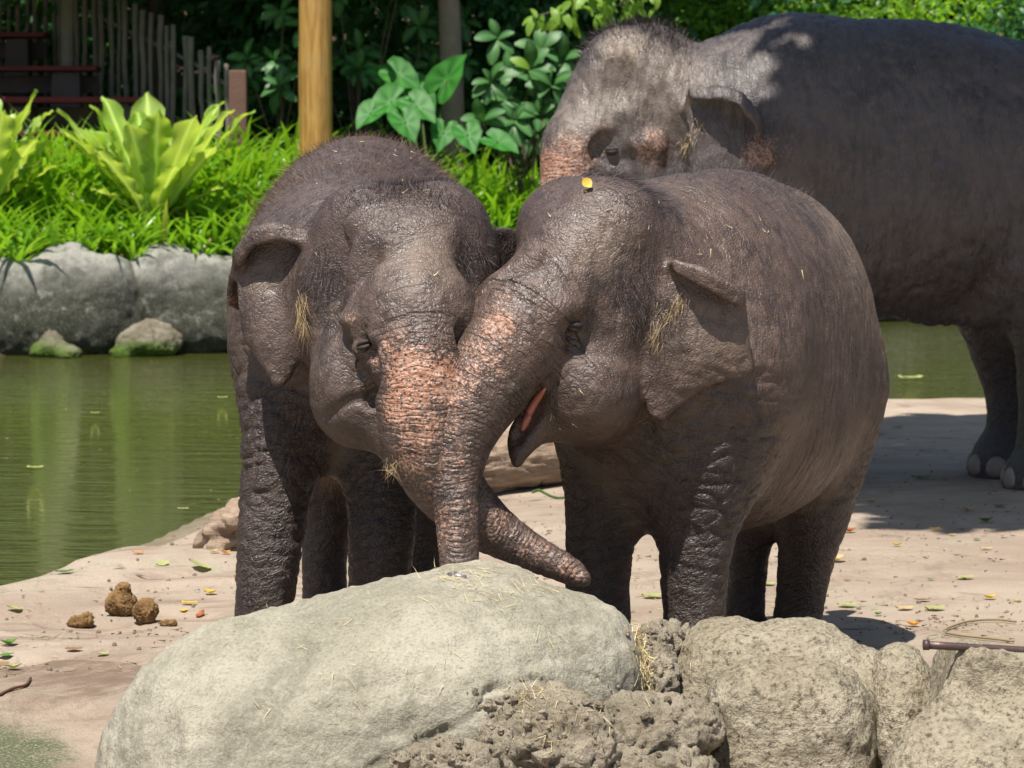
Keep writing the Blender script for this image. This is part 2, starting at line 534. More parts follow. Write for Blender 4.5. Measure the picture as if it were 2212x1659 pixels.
# ------------------------------------------------------------------ ground, pond, banks
WATER_Z = -0.20
SHORE = np.array([(-60, 5.0), (-9.0, 6.6), (-5.0, 7.6), (-3.4, 8.9), (-2.6, 10.3), (-2.13, 11.57), (-1.88, 12.47), (-1.72, 13.3), (-1.60, 14.2), (-1.42, 15.2), (-0.9, 17.4), (-0.15, 19.0), (1.2, 19.6), (2.5, 19.9), (3.4, 20.0), (6, 20.4), (12, 21), (60, 22)])
FAR = np.array([(-60, 25.5), (-6, 26.9), (-4.9, 27.0), (-2.6, 27.6), (-0.8, 28.4), (0.5, 29.4), (3.0, 33.0), (8, 36.0), (60, 40)])
def shore_y(x): return np.interp(x, SHORE[:, 0], SHORE[:, 1])
def far_y(x): return np.interp(x, FAR[:, 0], FAR[:, 1])
def seg_dist(x, y, P):
    d = np.full(np.shape(x), 1e9)
    for a, b in zip(P[:-1], P[1:]):
        ab = b - a; t = np.clip(((x - a[0]) * ab[0] + (y - a[1]) * ab[1]) / (ab @ ab), 0, 1)
        d = np.minimum(d, np.hypot(x - a[0] - t * ab[0], y - a[1] - t * ab[1]))
    return d
def gz(x, y):
    x = np.atleast_1d(np.asarray(x, float)); y = np.atleast_1d(np.asarray(y, float))
    ds = seg_dist(x, y, SHORE) * np.where(y < shore_y(x), 1, -1)      # + on our side
    df = seg_dist(x, y, FAR) * np.where(y > far_y(x), 1, -1)          # + on the far bank
    p = np.stack([x, y, np.zeros_like(x)], 1)
    e = 0.12 * pnoise(p * 0.9) + 0.05 * pnoise(p * 3.1)
    near = WATER_Z + 0.20 * sstep(-0.02, 0.75, ds + e * sstep(0, 0.4, np.abs(ds))) + np.minimum(ds, 0) * 0.8
    near = near + sstep(0.3, 1.2, ds) * (0.012 * pnoise(p * 1.3) + 0.006 * pnoise(p * 4.0))
    # the slab at the lower left swells a little and has ledges
    near = near + sstep(0.2, 1.0, ds) * 0.05 * sstep(-0.9, -1.7, x) * sstep(10.5, 9.0, y) * (0.6 + pnoise(p * 1.1 + 4))
    nn = pnoise(p * np.array((0.8, 1.3, 1)) + 7.7) * 3.2; fl = np.floor(nn)
    near = near + sstep(0.25, 0.6, ds) * 0.022 * (fl + sstep(0.80, 1.0, nn - fl)) * sstep(0.2, -0.6, x) * (y < 13)
    hump = sstep(1.0, 0.45, np.hypot((x + 1.30) / 0.85, (y - 7.65) / 0.62) + 0.25 * pnoise(p * 1.7))
    near = near + 0.10 * hump
    bank = WATER_Z + sstep(-0.05, 0.35, df) * 0.74 + np.clip(df, 0, 60) * 0.31 - np.clip(df - 4, 0, 60) * 0.23 + np.minimum(df, 0) * 0.8 + np.clip(y - 45, 0, 14) * 0.9 + sstep(0.3, 2, df) * 0.08 * pnoise(p * 0.7)
    mid = 0.5 * (shore_y(x) + far_y(x))
    return np.maximum(np.where(y < mid, near, bank), -0.9)
def on_ground(u, v):
    r = np.array(ray(u, v)); y = np.arange(6.3, 45, 0.02)
    P = np.array((0, 0, CAMH)) + r[None] * (y / r[1])[:, None]
    z = gz(P[:, 0], P[:, 1])
    k = np.argmax(P[:, 2] <= z)
    return np.array((P[k, 0], P[k, 1], z[k]))

def axis(*spans):
    return np.concatenate([np.arange(a, b, s) for a, b, s in spans] + [[spans[-1][1]]])
gx = axis((-120, -30, 15), (-30, -6, 2.0), (-6, -3.4, 0.2), (-3.4, 3.6, 0.035), (3.6, 7, 0.2), (7, 30, 2.0), (30, 120, 15))
gy = axis((-40, 0, 10), (0, 5.5, 0.7), (5.5, 16, 0.035), (16, 21.5, 0.07), (21.5, 36, 0.22), (36, 60, 2.5), (60, 180, 20))
GX, GY = np.meshgrid(gx, gy, indexing="ij")
GZ = gz(GX.ravel(), GY.ravel())
n, m = GX.shape
I = np.arange(n * m).reshape(n, m)
gq = np.stack([I[:-1, :-1].ravel(), I[1:, :-1].ravel(), I[1:, 1:].ravel(), I[:-1, 1:].ravel()], 1)

def ground_material():
    t = NT("sandy_ground"); P = t.coord()
    sepx = t.n.new('ShaderNodeSeparateXYZ'); t.put(sepx.inputs[0], P); sepx = sepx.outputs[0]
    st = t.mapping(P, (0.55, 2.2, 1.0), rot=(0, 0, -0.25))
    a = t.noise(P, 0.9, 5, 0.6, 0.3); b = t.noise(P, 7.0, 5, 0.65); c = t.noise(P, 120, 4, 0.8); s = t.noise(st, 3.2, 6, 0.62, 0.6)
    col = t.mix(t.ramp(a, 0.35, 0.65), (0.37, 0.285, 0.218), (0.485, 0.395, 0.31))
    col = t.mix(t.math('MULTIPLY', t.ramp(s, 0.48, 0.68), t.ramp(sepx, -0.9, 0.3, 0.75, 0.25)), col, (0.27, 0.19, 0.145))
    col = t.mix(t.math('MULTIPLY', t.ramp(b, 0.55, 0.75), 0.35), col, (0.60, 0.50, 0.42))
    # dried grass trampled into thin grey-green films
    gr = t.math('MULTIPLY', t.ramp(t.noise(t.mapping(P, (0.8, 2.0, 1)), 2.4, 5, 0.7), 0.56, 0.66), t.ramp(c, 0.35, 0.6))
    col = t.mix(t.math('MULTIPLY', gr, 0.75), col, (0.36, 0.37, 0.26))
    col = t.mix(t.math('MULTIPLY', t.ramp(c, 0.5, 0.7), 0.5), col, (0.20, 0.145, 0.115))
    sc_ = t.noise(P, 2.6, 6, 0.75, 1.2)      # scuffs and tracked mud
    col = t.mix(t.math('MULTIPLY', t.ramp(sc_, 0.53, 0.66), 0.5), col, (0.24, 0.18, 0.135))
    # brown wet stain on the slab at the lower left, mossy towards the near corner
    sep = t.n.new("ShaderNodeSeparateXYZ"); t.put(sep.inputs[0], P)
    def blob(cx, cy, rx, ry):
        dx = t.math('DIVIDE', t.math('SUBTRACT', sep.outputs[0], cx), rx); dy = t.math('DIVIDE', t.math('SUBTRACT', sep.outputs[1], cy), ry)
        r = t.math('SQRT', t.math('ADD', t.math('MULTIPLY', dx, dx), t.math('MULTIPLY', dy, dy)))
        return t.ramp(t.math('ADD', r, t.math('MULTIPLY', t.math('SUBTRACT', s, 0.5), 1.6)), 0.55, 1.0, 1.0, 0.0)
    col = t.mix(t.math('MULTIPLY', blob(-1.15, 8.05, 0.62, 0.80), t.ramp(t.noise(t.mapping(P, (3.0, 0.8, 1), rot=(0, 0, 0.5)), 5.0, 5, 0.7), 0.35, 0.62, 0.1, 0.8)), col, (0.20, 0.135, 0.095))
    col = t.mix(t.math('MULTIPLY', blob(-1.42, 7.05, 0.40, 0.30), t.ramp(c, 0.3, 0.55)), col, (0.10, 0.125, 0.065))
    # below the water line it is slimy and dark; the far bank is soil
    wet = t.ramp(t.math('ADD', sep.outputs[2], t.math('MULTIPLY', t.math('SUBTRACT', b, 0.5), 0.12)), -0.21, -0.09, 1.0, 0.0)
    col = t.mix(t.math('MULTIPLY', wet, 0.7), col, (0.13, 0.115, 0.06))
    col = t.mix(t.ramp(sep.outputs[1], 24.0, 26.0), col, (0.06, 0.045, 0.03))
    crk = t.ramp(t.math('ABSOLUTE', t.math('SUBTRACT', t.noise(t.mapping(P, (0.35, 1.3, 0.5)), 1.1, 6, 0.62, 0.5), 0.5)), 0.0, 0.009)
    crk = t.math('MAXIMUM', crk, t.ramp(t.noise(P, 2.3, 3, 0.6), 0.36, 0.42, 0, 1))
    col = t.mix(t.math('SUBTRACT', 1.0, crk), col, (0.085, 0.06, 0.045))
    H = t.math('ADD', t.math('ADD', t.math('MULTIPLY', b, 0.7), t.math('MULTIPLY', s, t.ramp(sepx, -0.9, 0.3, 0.8, 0.15))), t.math('ADD', t.math('MULTIPLY', c, 0.5), t.math('MULTIPLY', crk, 0.35)))
    return t.finish(col, 0.9, 0.12, t.bump(H, 0.9, 0.022))
tag(link("ground", mesh("ground", np.stack([GX.ravel(), GY.ravel(), GZ], 1), gq, ground_material())), kind="structure")

def water_material():
    t = NT("pond_water"); P = t.coord()
    q = t.mapping(P, (0.55, 2.6, 1.0), rot=(0, 0, 0.06))
    n = t.noise(q, 2.6, 3, 0.5, 0.4); n2 = t.noise(t.mapping(P, (1.2, 5.0, 1)), 5.0, 2, 0.5); big = t.noise(P, 0.35, 2, 0.5)
    H = t.math('ADD', n, t.math('MULTIPLY', n2, 0.35))
    # ripples die down towards the far wall
    sep = t.n.new("ShaderNodeSeparateXYZ"); t.put(sep.inputs[0], P)
    amp = t.ramp(sep.outputs[1], 15.5, 21.5, 1.0, 0.22)
    H = t.math('MULTIPLY', H, amp)
    col = t.mix(big, (0.056, 0.058, 0.013), (0.062, 0.074, 0.015))
    t.b.inputs["IOR"].default_value = 1.45
    return t.finish(col, 0.03, 0.5, t.bump(H, 1.0, 0.08))
wv = [(-70, 4, WATER_Z), (70, 4, WATER_Z), (70, 48, WATER_Z), (-70, 48, WATER_Z)]
tag(link("water", mesh("water", wv, [(0, 1, 2, 3)], water_material(), False)), kind="structure")

# ------------------------------------------------------------------ boulders
def rock(name, prims, base, mat, label, cat="boulder", group=None, h=0.015, amp=0.02, f=3.0, rough=0.004, cuts=(), cracks=(), moss=None, pits=0.0, k=0.08, terr=0.0, boxes=()):
    lo = np.min([np.array(c) - np.max(r) * 1.1 - 0.05 for c, r, *_ in prims], 0); hi = np.max([np.array(c) + np.max(r) * 1.1 + 0.05 for c, r, *_ in prims], 0)
    for b in boxes:
        e = np.abs(b[4]).T @ np.array(b[1]) + 0.05; lo = np.minimum(lo, b[0] - e); hi = np.maximum(hi, b[0] + e)
    S = Sculpt(lo, hi, h)
    for p in boxes: S.box(*p)
    for p in prims:
        S.ell(p[0], p[1], p[2] if len(p) > 2 else k, p[3] if len(p) > 3 else None)
    for p in cuts:
        if isinstance(p[0], list): S.groove(p[0], p[1])
        else: S.cut(p[0], p[1], p[2])
    for cr in cracks:
        S.groove([(march(S, u, v, 5.6, 8.0), r) for u, v, r in cr], 0.006, 6)
    V, Q = S.polygonise(2)
    N = normals(V, Q)
    d = amp * fbm(V * f + 5.1, 3) + rough * fbm(V * f * 7, 3)
    if pits: d -= pits * np.clip(pnoise(V * 22) - 0.15, 0, 1) + pits * 0.7 * np.clip(np.abs(pnoise(V * 9)) - 0.3, 0, 1)
    d -= amp * 0.55 * np.clip(pnoise(V * 6.3 + 2.2) - 0.22, 0, 1) * 2 + amp * 0.35 * np.clip(np.abs(pnoise(V * 2.1 + 9)) - 0.42, 0, 1) * 2
    if terr:      # broken into angular lumps
        g = np.random.default_rng(len(V)); sd = g.uniform(V.min(0), V.max(0), (int(60 + 9e3 * np.prod(V.max(0) - V.min(0))), 3)); off = g.uniform(-1, 1, len(sd)); til = g.normal(size=(len(sd), 3)) * 0.75
        q = V + 0.02 * np.stack([pnoise(V * 14 + i * 7) for i in range(3)], 1)
        dd = np.sqrt(((q[:, None, :] - sd[None]) ** 2).sum(2)); o_ = np.argpartition(dd, 1, axis=1)[:, :2]; r_ = np.arange(len(V)); a_ = np.sort(dd[r_[:, None], o_], axis=1); k1 = dd.argmin(1)
        d += terr * (off[k1] * 0.8 + ((q - sd[k1]) * til[k1]).sum(1) * 18) - terr * 0.9 * sstep(0.010, 0.0, a_[:, 1] - a_[:, 0])
    V = V + N * d[:, None]
    base = np.array(base, float)
    me = mesh(name, V - base, Q, mat)
    if moss is not None:
        attr(me, "low", sstep(moss[1], moss[0], V[:, 2] + 0.10 * pnoise(V * 2.3)))
    o = link(name, me, loc=base); tag(o, label, cat, group)
    o_bv[name + str(len(o_bv))] = BVHTree.FromPolygons([tuple(p) for p in V.tolist()], Q.tolist())
    return o, V, N
o_bv = {}
def drop(u, v):
    """nearest boulder surface on a sight line (near rocks only)"""
    best = None
    r = Vector(ray(u, v)).normalized()
    for bv in o_bv.values():
        hq = bv.ray_cast(Vector((0, 0, CAMH)), r)
        if hq[0] is not None and (best is None or hq[3] < best[2]): best = (np.array(hq[0]), np.array(hq[1]), hq[3])
    return best

def rotx_(a): return np.array([[1, 0, 0], [0, math.cos(a), -math.sin(a)], [0, math.sin(a), math.cos(a)]])
def roty_(a): return np.array([[math.cos(a), 0, math.sin(a)], [0, 1, 0], [-math.sin(a), 0, math.cos(a)]])
M_PALE = rock_material("pale_boulder", (0.285, 0.262, 0.20), (0.395, 0.365, 0.288), (0.20, 0.185, 0.133), 0.40, 1.0, 0.016, lichen=0.6)
M_SPECK = rock_material("speckled_boulder", (0.27, 0.23, 0.16), (0.41, 0.36, 0.27), (0.14, 0.12, 0.08), 0.95, 0.6, 0.035, lichen=0.7)
M_CRUMB = rock_material("crumbled_rock", (0.25, 0.21, 0.15), (0.39, 0.335, 0.255), (0.17, 0.165, 0.10), 0.7, 1.6, 0.02, lichen=0.6)
M_BANK = rock_material("bank_rock", (0.235, 0.23, 0.20), (0.36, 0.35, 0.31), (0.12, 0.12, 0.10), 0.5, 0.8, 0.03, streak=(0.045, 0.048, 0.034), moss=(0.030, 0.032, 0.020), lichen=0.7)
M_MOSSY = rock_material("mossy_stone", (0.17, 0.145, 0.10), (0.30, 0.26, 0.20), (0.13, 0.13, 0.07), 0.5, 1.6, 0.03, moss=(0.07, 0.13, 0.012), lichen=0.6)

rock("boulder", [(W(790, 1640, 7.0), (0.58, 0.52, 0.412)), (W(1095, 1548, 7.08), (0.30, 0.44, 0.345), 0.16), (W(930, 1590, 7.05), (0.44, 0.48, 0.395), 0.16), (W(540, 1765, 6.9), (0.40, 0.45, 0.42), 0.16),
                 (W(1010, 1262, 7.30), (0.10, 0.13, 0.055), 0.06), (W(1100, 1262, 7.34), (0.085, 0.11, 0.05), 0.05), (W(1270, 1440, 7.1), (0.145, 0.3, 0.175), 0.10)],
     W(850, 1600, 7.05), M_PALE, "huge smooth pale grey boulder under the calves' trunks", group="boulders in front of the calves", h=0.0092, amp=0.024, f=2.8, rough=0.007, pits=0.003,
     cracks=[[(489, 1412, .004), (515, 1386, .007), (545, 1368, .004)], [(452, 1454, .004), (468, 1444, .008), (484, 1436, .004)], [(760, 1690, .008), (812, 1651, .009), (880, 1618, .007), (943, 1586, .009), (1005, 1556, .008), (1036, 1531, .011), (1050, 1497, .012), (1100, 1480, .009), (1146, 1466, .010), (1205, 1482, .008)], [(1310, 1330, .004), (1330, 1365, .006), (1322, 1400, .004)], [(640, 1430, .004), (652, 1428, .006), (668, 1433, .004)], [(1195, 1400, .004), (1230, 1420, .006), (1262, 1452, .005), (1290, 1462, .004)]],
     cuts=[([(W(1075, 1520, 6.55), 0.02), (W(1000, 1560, 6.5), 0.02), (W(900, 1640, 6.45), 0.015)], 0.02), ([(W(950, 1236, 7.15), 0.018), (W(985, 1252, 7.05), 0.016), (W(1040, 1262, 7.0), 0.008)], 0.02), ([(W(1395, 1345, 6.95), 0.016), (W(1372, 1400, 6.8), 0.014), (W(1378, 1470, 6.7), 0.016), (W(1360, 1530, 6.62), 0.014)], 0.02), ([(W(640, 1450, 6.72), 0.007), (W(560, 1490, 6.68), 0.008), (W(520, 1500, 6.66), 0.005)], 0.012)])
rock("boulder", [(W(1540, 1505, 7.28), (0.14, 0.22, 0.195)), (W(1880, 1560, 7.15), (0.12, 0.2, 0.17), 0.10)],
     W(1700, 1600, 7.1), M_SPECK, "big rounded pitted boulder with two lobes below the calf's hind legs", group="boulders in front of the calves", h=0.0115, amp=0.014, f=4.0, rough=0.007, pits=0.010,
     boxes=[(W(1690, 1580, 7.25), (0.235, 0.22, 0.285), 0.16, 0.06, roty_(0.05)), (W(1700, 1680, 6.88), (0.215, 0.17, 0.305), 0.15, 0.03, roty_(-0.04) @ rotx_(0.15))])
rock("boulder", [(W(1945, 1500, 7.06), (0.085, 0.14, 0.135)), (W(1930, 1590, 7.0), (0.075, 0.14, 0.16), 0.05)],
     W(1940, 1560, 7.03), M_SPECK, "small rounded boulder wedged between two bigger ones", group="boulders in front of the calves", h=0.011, amp=0.010, f=5.0, rough=0.005, pits=0.006)
rock("boulder", [(W(2300, 1590, 6.80), (0.25, 0.26, 0.185), 0.06), (W(2080, 1720, 6.62), (0.20, 0.2, 0.20), 0.10), (W(2330, 1750, 6.62), (0.3, 0.25, 0.25), 0.10)],
     W(2200, 1600, 6.75), M_SPECK, "angular boulder with the metal pipe lying along its top", group="boulders in front of the calves", h=0.013, amp=0.012, f=4.0, rough=0.006, pits=0.007,
     boxes=[(W(2190, 1600, 6.80), (0.225, 0.19, 0.20), 0.045, 0.04, np.array([[1, 0, -0.0], [0, 1, 0], [0, 0, 1]]) @ roty_(-0.30) @ rotx_(0.22)), (W(2300, 1612, 6.84), (0.28, 0.2, 0.205), 0.05, 0.05, roty_(-0.02) @ rotx_(0.25))])
# crumbled fill between the boulders, each lump its own
CR = "crumbling rocks under the big boulder"
rock("crumbling_rock", [(W(1170, 1590, 6.62), (0.14, 0.13, 0.125), 0.05), (W(1085, 1630, 6.60), (0.11, 0.12, 0.09), 0.05), (W(1240, 1640, 6.6), (0.12, 0.13, 0.14), 0.05)],
     W(1170, 1640, 6.6), M_CRUMB, "crumbling mossy rock breaking out below the big boulder's edge", "rock", CR, 0.0075, 0.012, 8.0, 0.007, pits=0.0, terr=0.009)
rock("crumbling_rock", [(W(1390, 1590, 6.72), (0.135, 0.14, 0.11), 0.05), (W(1480, 1570, 6.74), (0.10, 0.12, 0.075), 0.04), (W(1340, 1680, 6.66), (0.12, 0.14, 0.13), 0.05)],
     W(1400, 1640, 6.7), M_CRUMB, "flat topped crumbling brown rock touching the two lobed boulder", "rock", CR, 0.0075, 0.012, 8.0, 0.007, pits=0.0, terr=0.009)
rock("crumbling_rock", [(W(950, 1640, 6.5), (0.09, 0.10, 0.05), 0.04), (W(1010, 1660, 6.48), (0.09, 0.09, 0.06), 0.04)],
     W(960, 1660, 6.48), M_CRUMB, "reddish brown slab of crumbled rock at the bottom under the crack", "rock", CR, 0.0075, 0.012, 8.0, 0.006, pits=0.003, terr=0.008)
rock("crumbling_rock", [(W(1440, 1690, 6.6), (0.13, 0.12, 0.09), 0.05)],
     W(1440, 1700, 6.6), M_CRUMB, "lowest crumbling rock beside the dark gap", "rock", CR, 0.0075, 0.010, 8.0, 0.007, pits=0.0, terr=0.012)
rock("crumbling_rock", [(W(1415, 1420, 7.22), (0.055, 0.14, 0.085), 0.05), (W(1445, 1385, 7.34), (0.07, 0.10, 0.055), 0.04), (W(1420, 1480, 7.1), (0.05, 0.12, 0.09), 0.04)],
     W(1420, 1440, 7.2), M_CRUMB, "wedge of dry crumbled rock filling the cleft between two boulders", "rock", CR, 0.0075, 0.014, 9.0, 0.008, pits=0.004, terr=0.011)

# ------------------------------------------------------------------ the far bank
BK = "rocks walling the far bank of the pond"
rock("boulder", [(W(-120, 660, 27.6), (0.75, 0.6, 0.53), 0.2), (W(20, 662, 27.6), (0.55, 0.6, 0.50), 0.2), (W(150, 650, 27.7), (0.50, 0.6, 0.56), 0.15), (W(240, 660, 27.65), (0.36, 0.6, 0.53), 0.12), (W(60, 720, 27.4), (1.2, 0.5, 0.4), 0.2)],
     W(100, 770, 27.5), M_BANK, "long low algae stained bank rock below the ferns", "boulder", BK, 0.035, 0.05, 1.6, 0.014, moss=(0.30, 0.78))
rock("boulder", [(W(360, 652, 27.9), (0.50, 0.6, 0.60), 0.15), (W(480, 665, 28.0), (0.62, 0.6, 0.545), 0.2), (W(640, 670, 28.2), (0.8, 0.6, 0.52), 0.2), (W(420, 715, 27.7), (0.72, 0.5, 0.4), 0.2)],
     W(440, 770, 27.9), M_BANK, "higher humped grey bank rock behind the ear of the hairy calf", "boulder", BK, 0.035, 0.05, 1.6, 0.014, moss=(0.30, 0.78))
rock("boulder", [(W(-330, 665, 27.5), (0.9, 0.6, 0.5), 0.2), (W(-560, 670, 27.4), (0.9, 0.6, 0.52), 0.2), (W(-450, 720, 27.3), (1.2, 0.5, 0.4), 0.2)],
     W(-450, 770, 27.4), M_BANK, "bank rock carrying on the wall outside the picture", "boulder", BK, 0.05, 0.06, 1.5, 0.015, moss=(0.3, 0.78))
rock("boulder", [(W(730, 668, 28.35), (0.75, 0.65, 0.52), 0.2), (W(830, 660, 28.6), (0.8, 0.7, 0.55), 0.2), (W(1000, 665, 29.2), (0.9, 0.7, 0.55), 0.2), (W(1180, 670, 30.2), (0.9, 0.8, 0.55), 0.2)],
     W(1000, 770, 29.0), M_BANK, "bank rock hidden between the two calves", "boulder", BK, 0.045, 0.06, 1.5, 0.015, moss=(0.3, 0.8))
rock("boulder", [(W(1850, 640, 34.0), (1.3, 0.9, 0.62), 0.3), (W(2060, 640, 34.6), (1.3, 0.9, 0.6), 0.3), (W(2250, 640, 35.4), (1.2, 0.9, 0.6), 0.3), (W(1620, 640, 32.8), (1.3, 0.9, 0.6), 0.3)],
     W(1950, 690, 34.0), M_BANK, "dark bank rock seen under the grown elephant's belly", "boulder", BK, 0.06, 0.07, 1.4, 0.02, moss=(-0.1, 0.8))
rock("stone", [(W(108, 760, 26.85), (0.20, 0.22, 0.12), 0.06), (W(115, 725, 27.0), (0.13, 0.14, 0.10), 0.06), (W(150, 765, 26.7), (0.12, 0.18, 0.08), 0.05)], W(110, 775, 26.75), M_MOSSY, "small mossy stone at the water's edge below the long bank rock", "stone", "mossy stones at the water's edge", 0.018, 0.03, 5, 0.012, moss=(-0.16, -0.02), pits=0.02)
rock("stone", [(W(315, 745, 26.95), (0.30, 0.25, 0.20), 0.06), (W(350, 742, 27.0), (0.20, 0.2, 0.15), 0.06), (W(270, 762, 26.9), (0.16, 0.2, 0.09), 0.05), (W(330, 716, 27.1), (0.19, 0.18, 0.12), 0.06)], W(315, 775, 26.9), M_MOSSY, "broad mossy stone at the water's edge near the hairy calf", "stone", "mossy stones at the water's edge", 0.018, 0.035, 5, 0.014, moss=(-0.16, -0.02), pits=0.02)
# ------------------------------------------------------------------ planting on the far bank
def blades(bases, dirs, lens, wid, droop, segs=4, seed=0, fold=0.25):
    """strap leaves: each a folded ribbon of 3 x (segs+1) vertices that bends over"""
    n = len(bases); rng = np.random.default_rng(seed)
    h = dirs.copy(); h[:, 2] = 0; h /= np.linalg.norm(h, axis=1)[:, None] + 1e-9
    side = np.cross(h, (0, 0, 1.0))
    side = side + 0.35 * rng.normal(size=(n, 1)) * np.array((0, 0, 1.0)); side /= np.linalg.norm(side, axis=1)[:, None]
    V = np.zeros((n, segs + 1, 3, 3)); p = bases.copy(); d = dirs / np.linalg.norm(dirs, axis=1)[:, None]
    for k in range(segs + 1):
        t = k / segs
        w = wid * (0.55 + 0.45 * math.sin(math.pi * min(t * 1.2, 1) ** 0.8)) * (1 - t ** 3) ** 0.8 + 0.0006
        w = np.asarray(w)[:, None] if np.ndim(w) else w
        up = np.cross(side, d)
        V[:, k, 0] = p - side * w; V[:, k, 1] = p - up * w * fold * 0 + up * (-fold) * w; V[:, k, 2] = p + side * w
        p = p + d * (lens / segs)[:, None]
        d = d + h * (droop * 0.55)[:, None] - np.array((0, 0, 1.0)) * (droop * (0.25 + t))[:, None]
        d /= np.linalg.norm(d, axis=1)[:, None]
    q = []
    for k in range(segs):
        for s in (0, 1):
            q.append((k * 3 + s, k * 3 + s + 1, (k + 1) * 3 + s + 1, (k + 1) * 3 + s))
    q = np.array(q); F = (np.arange(n) * (segs + 1) * 3)[:, None, None] + q[None]
    rnd = np.repeat(rng.random(n), (segs + 1) * 3)
    return V.reshape(-1, 3), F.reshape(-1, 4), rnd

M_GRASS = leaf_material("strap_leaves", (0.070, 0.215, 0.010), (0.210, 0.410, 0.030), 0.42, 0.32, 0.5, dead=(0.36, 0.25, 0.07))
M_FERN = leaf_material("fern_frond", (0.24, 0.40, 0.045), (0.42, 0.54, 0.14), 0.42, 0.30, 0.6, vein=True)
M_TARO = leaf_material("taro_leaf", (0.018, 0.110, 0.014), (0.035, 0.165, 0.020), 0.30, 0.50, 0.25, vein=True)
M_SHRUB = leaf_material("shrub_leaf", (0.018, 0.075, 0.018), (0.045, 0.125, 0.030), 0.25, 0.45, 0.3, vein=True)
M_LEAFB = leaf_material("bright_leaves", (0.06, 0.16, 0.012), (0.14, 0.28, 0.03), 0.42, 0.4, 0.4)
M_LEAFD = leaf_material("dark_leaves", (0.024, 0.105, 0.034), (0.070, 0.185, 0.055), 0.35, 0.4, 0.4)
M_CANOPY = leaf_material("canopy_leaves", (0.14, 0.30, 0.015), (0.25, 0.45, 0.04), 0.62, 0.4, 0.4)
M_BARK = plain("bark_grey_brown", (0.14, 0.105, 0.08), 0.9, 0.1, 0.4, 9.0, 0.02, 30)
M_STEM = plain("green_stem", (0.07, 0.12, 0.03), 0.6, 0.3, 0.3)

# strap-leaved ground cover
def ground_cover():
    rng = np.random.default_rng(21)
    B = []; Dn = []; L = []; Wd = []; Dr = []
    for i in range(1400):
        x = rng.uniform(-8.2, 3.4); df = rng.uniform(0.50, 3.4)
        y = float(far_y(x)) + df
        if x > 0.9 and df > 2.5: continue
        z = float(gz(x, y)[0]) - 0.02
        if rng.random() < 0.30 * (df < 1.4): size = rng.uniform(0.28, 0.42)
        else: size = rng.uniform(0.52, 0.95)
        if x < -2.6 and df < 2.0: size *= 0.8
        k = rng.integers(6, 11)
        a0 = rng.uniform(0, 6.28)
        for j in range(k):
            a = a0 + j * 2.4 + rng.normal() * 0.3
            e = rng.uniform(0.55, 1.35)
            B.append((x + 0.03 * math.cos(a), y + 0.03 * math.sin(a), z))
            Dn.append((math.cos(a) * math.cos(e), math.sin(a) * math.cos(e), math.sin(e)))
            L.append(size * rng.uniform(0.7, 1.2)); Wd.append(rng.uniform(0.018, 0.033) * (0.6 + 0.8 * size)); Dr.append(rng.uniform(0.12, 0.42))
    V, F, r = blades(np.array(B), np.array(Dn), np.array(L), np.array(Wd), np.array(Dr), 5, 3)
    me = mesh("ground_cover", V, F, M_GRASS); attr(me, "rnd", r)
    tag(link("ground_cover", me), kind="stuff")
ground_cover()

# bird's-nest ferns: every frond a part
def frond_mesh(L, wmax, lean, arch, waves, seed, tipcurl=0.0, bare=0.12):
    rng = np.random.default_rng(seed); n = 30; cols = 9
    V = []; vein = []; p = np.zeros(3); ang = lean
    ph = rng.uniform(0, 6); tw = 0
    for i in range(n + 1):
        t = i / n
        w = wmax * (0.22 + 0.78 * sstep(0.0, 0.5, t)) * (1 - sstep(0.86, 1.0, t) * 0.93)
        d = np.array((math.sin(ang), 0, math.cos(ang))); nrm = np.array((-math.cos(ang), 0, math.sin(ang)))
        for j in range(cols):
            s = (j / (cols - 1)) * 2 - 1
            ruff = 0.020 * abs(s) ** 1.6 * math.sin(t * waves + ph + (1.3 if s > 0 else 0)) * wmax / 0.1
            rib = 0.006 * math.sin(t * 95 - abs(s) * 6) * abs(s) * (1 - abs(s) * 0.3)
            cup = 0.20 * w * s * s
            edge = w * s * (1 + 0.09 * math.sin(t * waves * 0.9 + ph * 2 + s) * abs(s))
            q = p + np.array((0, edge, 0)) + nrm * (ruff + rib + cup)
            V.append(q); vein.append(1.0 if j == cols // 2 else 0.0)
        p = p + d * L / n
        ang += arch / n * (0.4 + 1.2 * t) + tipcurl / n * (t > 0.84) * 6
    q = [(i * cols + j, i * cols + j + 1, (i + 1) * cols + j + 1, (i + 1) * cols + j) for i in range(n) for j in range(cols - 1)]
    V = np.array(V)
    return V, q, vein
def fern(base, fronds, label, group, seed=0):
    root = empty("birds_nest_fern", base); tag(root, label, "fern", group)
    for k, (az, L, w, lean, arch, curl) in enumerate(fronds):
        V, q, vein = frond_mesh(L, w, lean, arch, 22 + 8 * ((k * 7) % 3), seed + k, curl)
        me = mesh("frond", V, q, M_FERN); attr(me, "rnd", np.full(len(V), ((k * 37 + seed) % 10) / 10)); attr(me, "vein", vein)
        o = link("frond", me, root); o.rotation_euler = (0, 0, math.radians(az)); o.location = (0.05 * math.cos(math.radians(az)), 0.05 * math.sin(math.radians(az)), 0.02)
    # core of roots and old stalks
    V, F = ball(0.13, 8, 12); me = mesh("core", V * (1, 1, 0.7), F, plain("fern_core", (0.06, 0.04, 0.02), 0.9, 0.1)); link("core", me, root)
    return root
FB = W(330, 470, 28.5); FB[2] = gz(FB[0], FB[1])[0] + 0.14
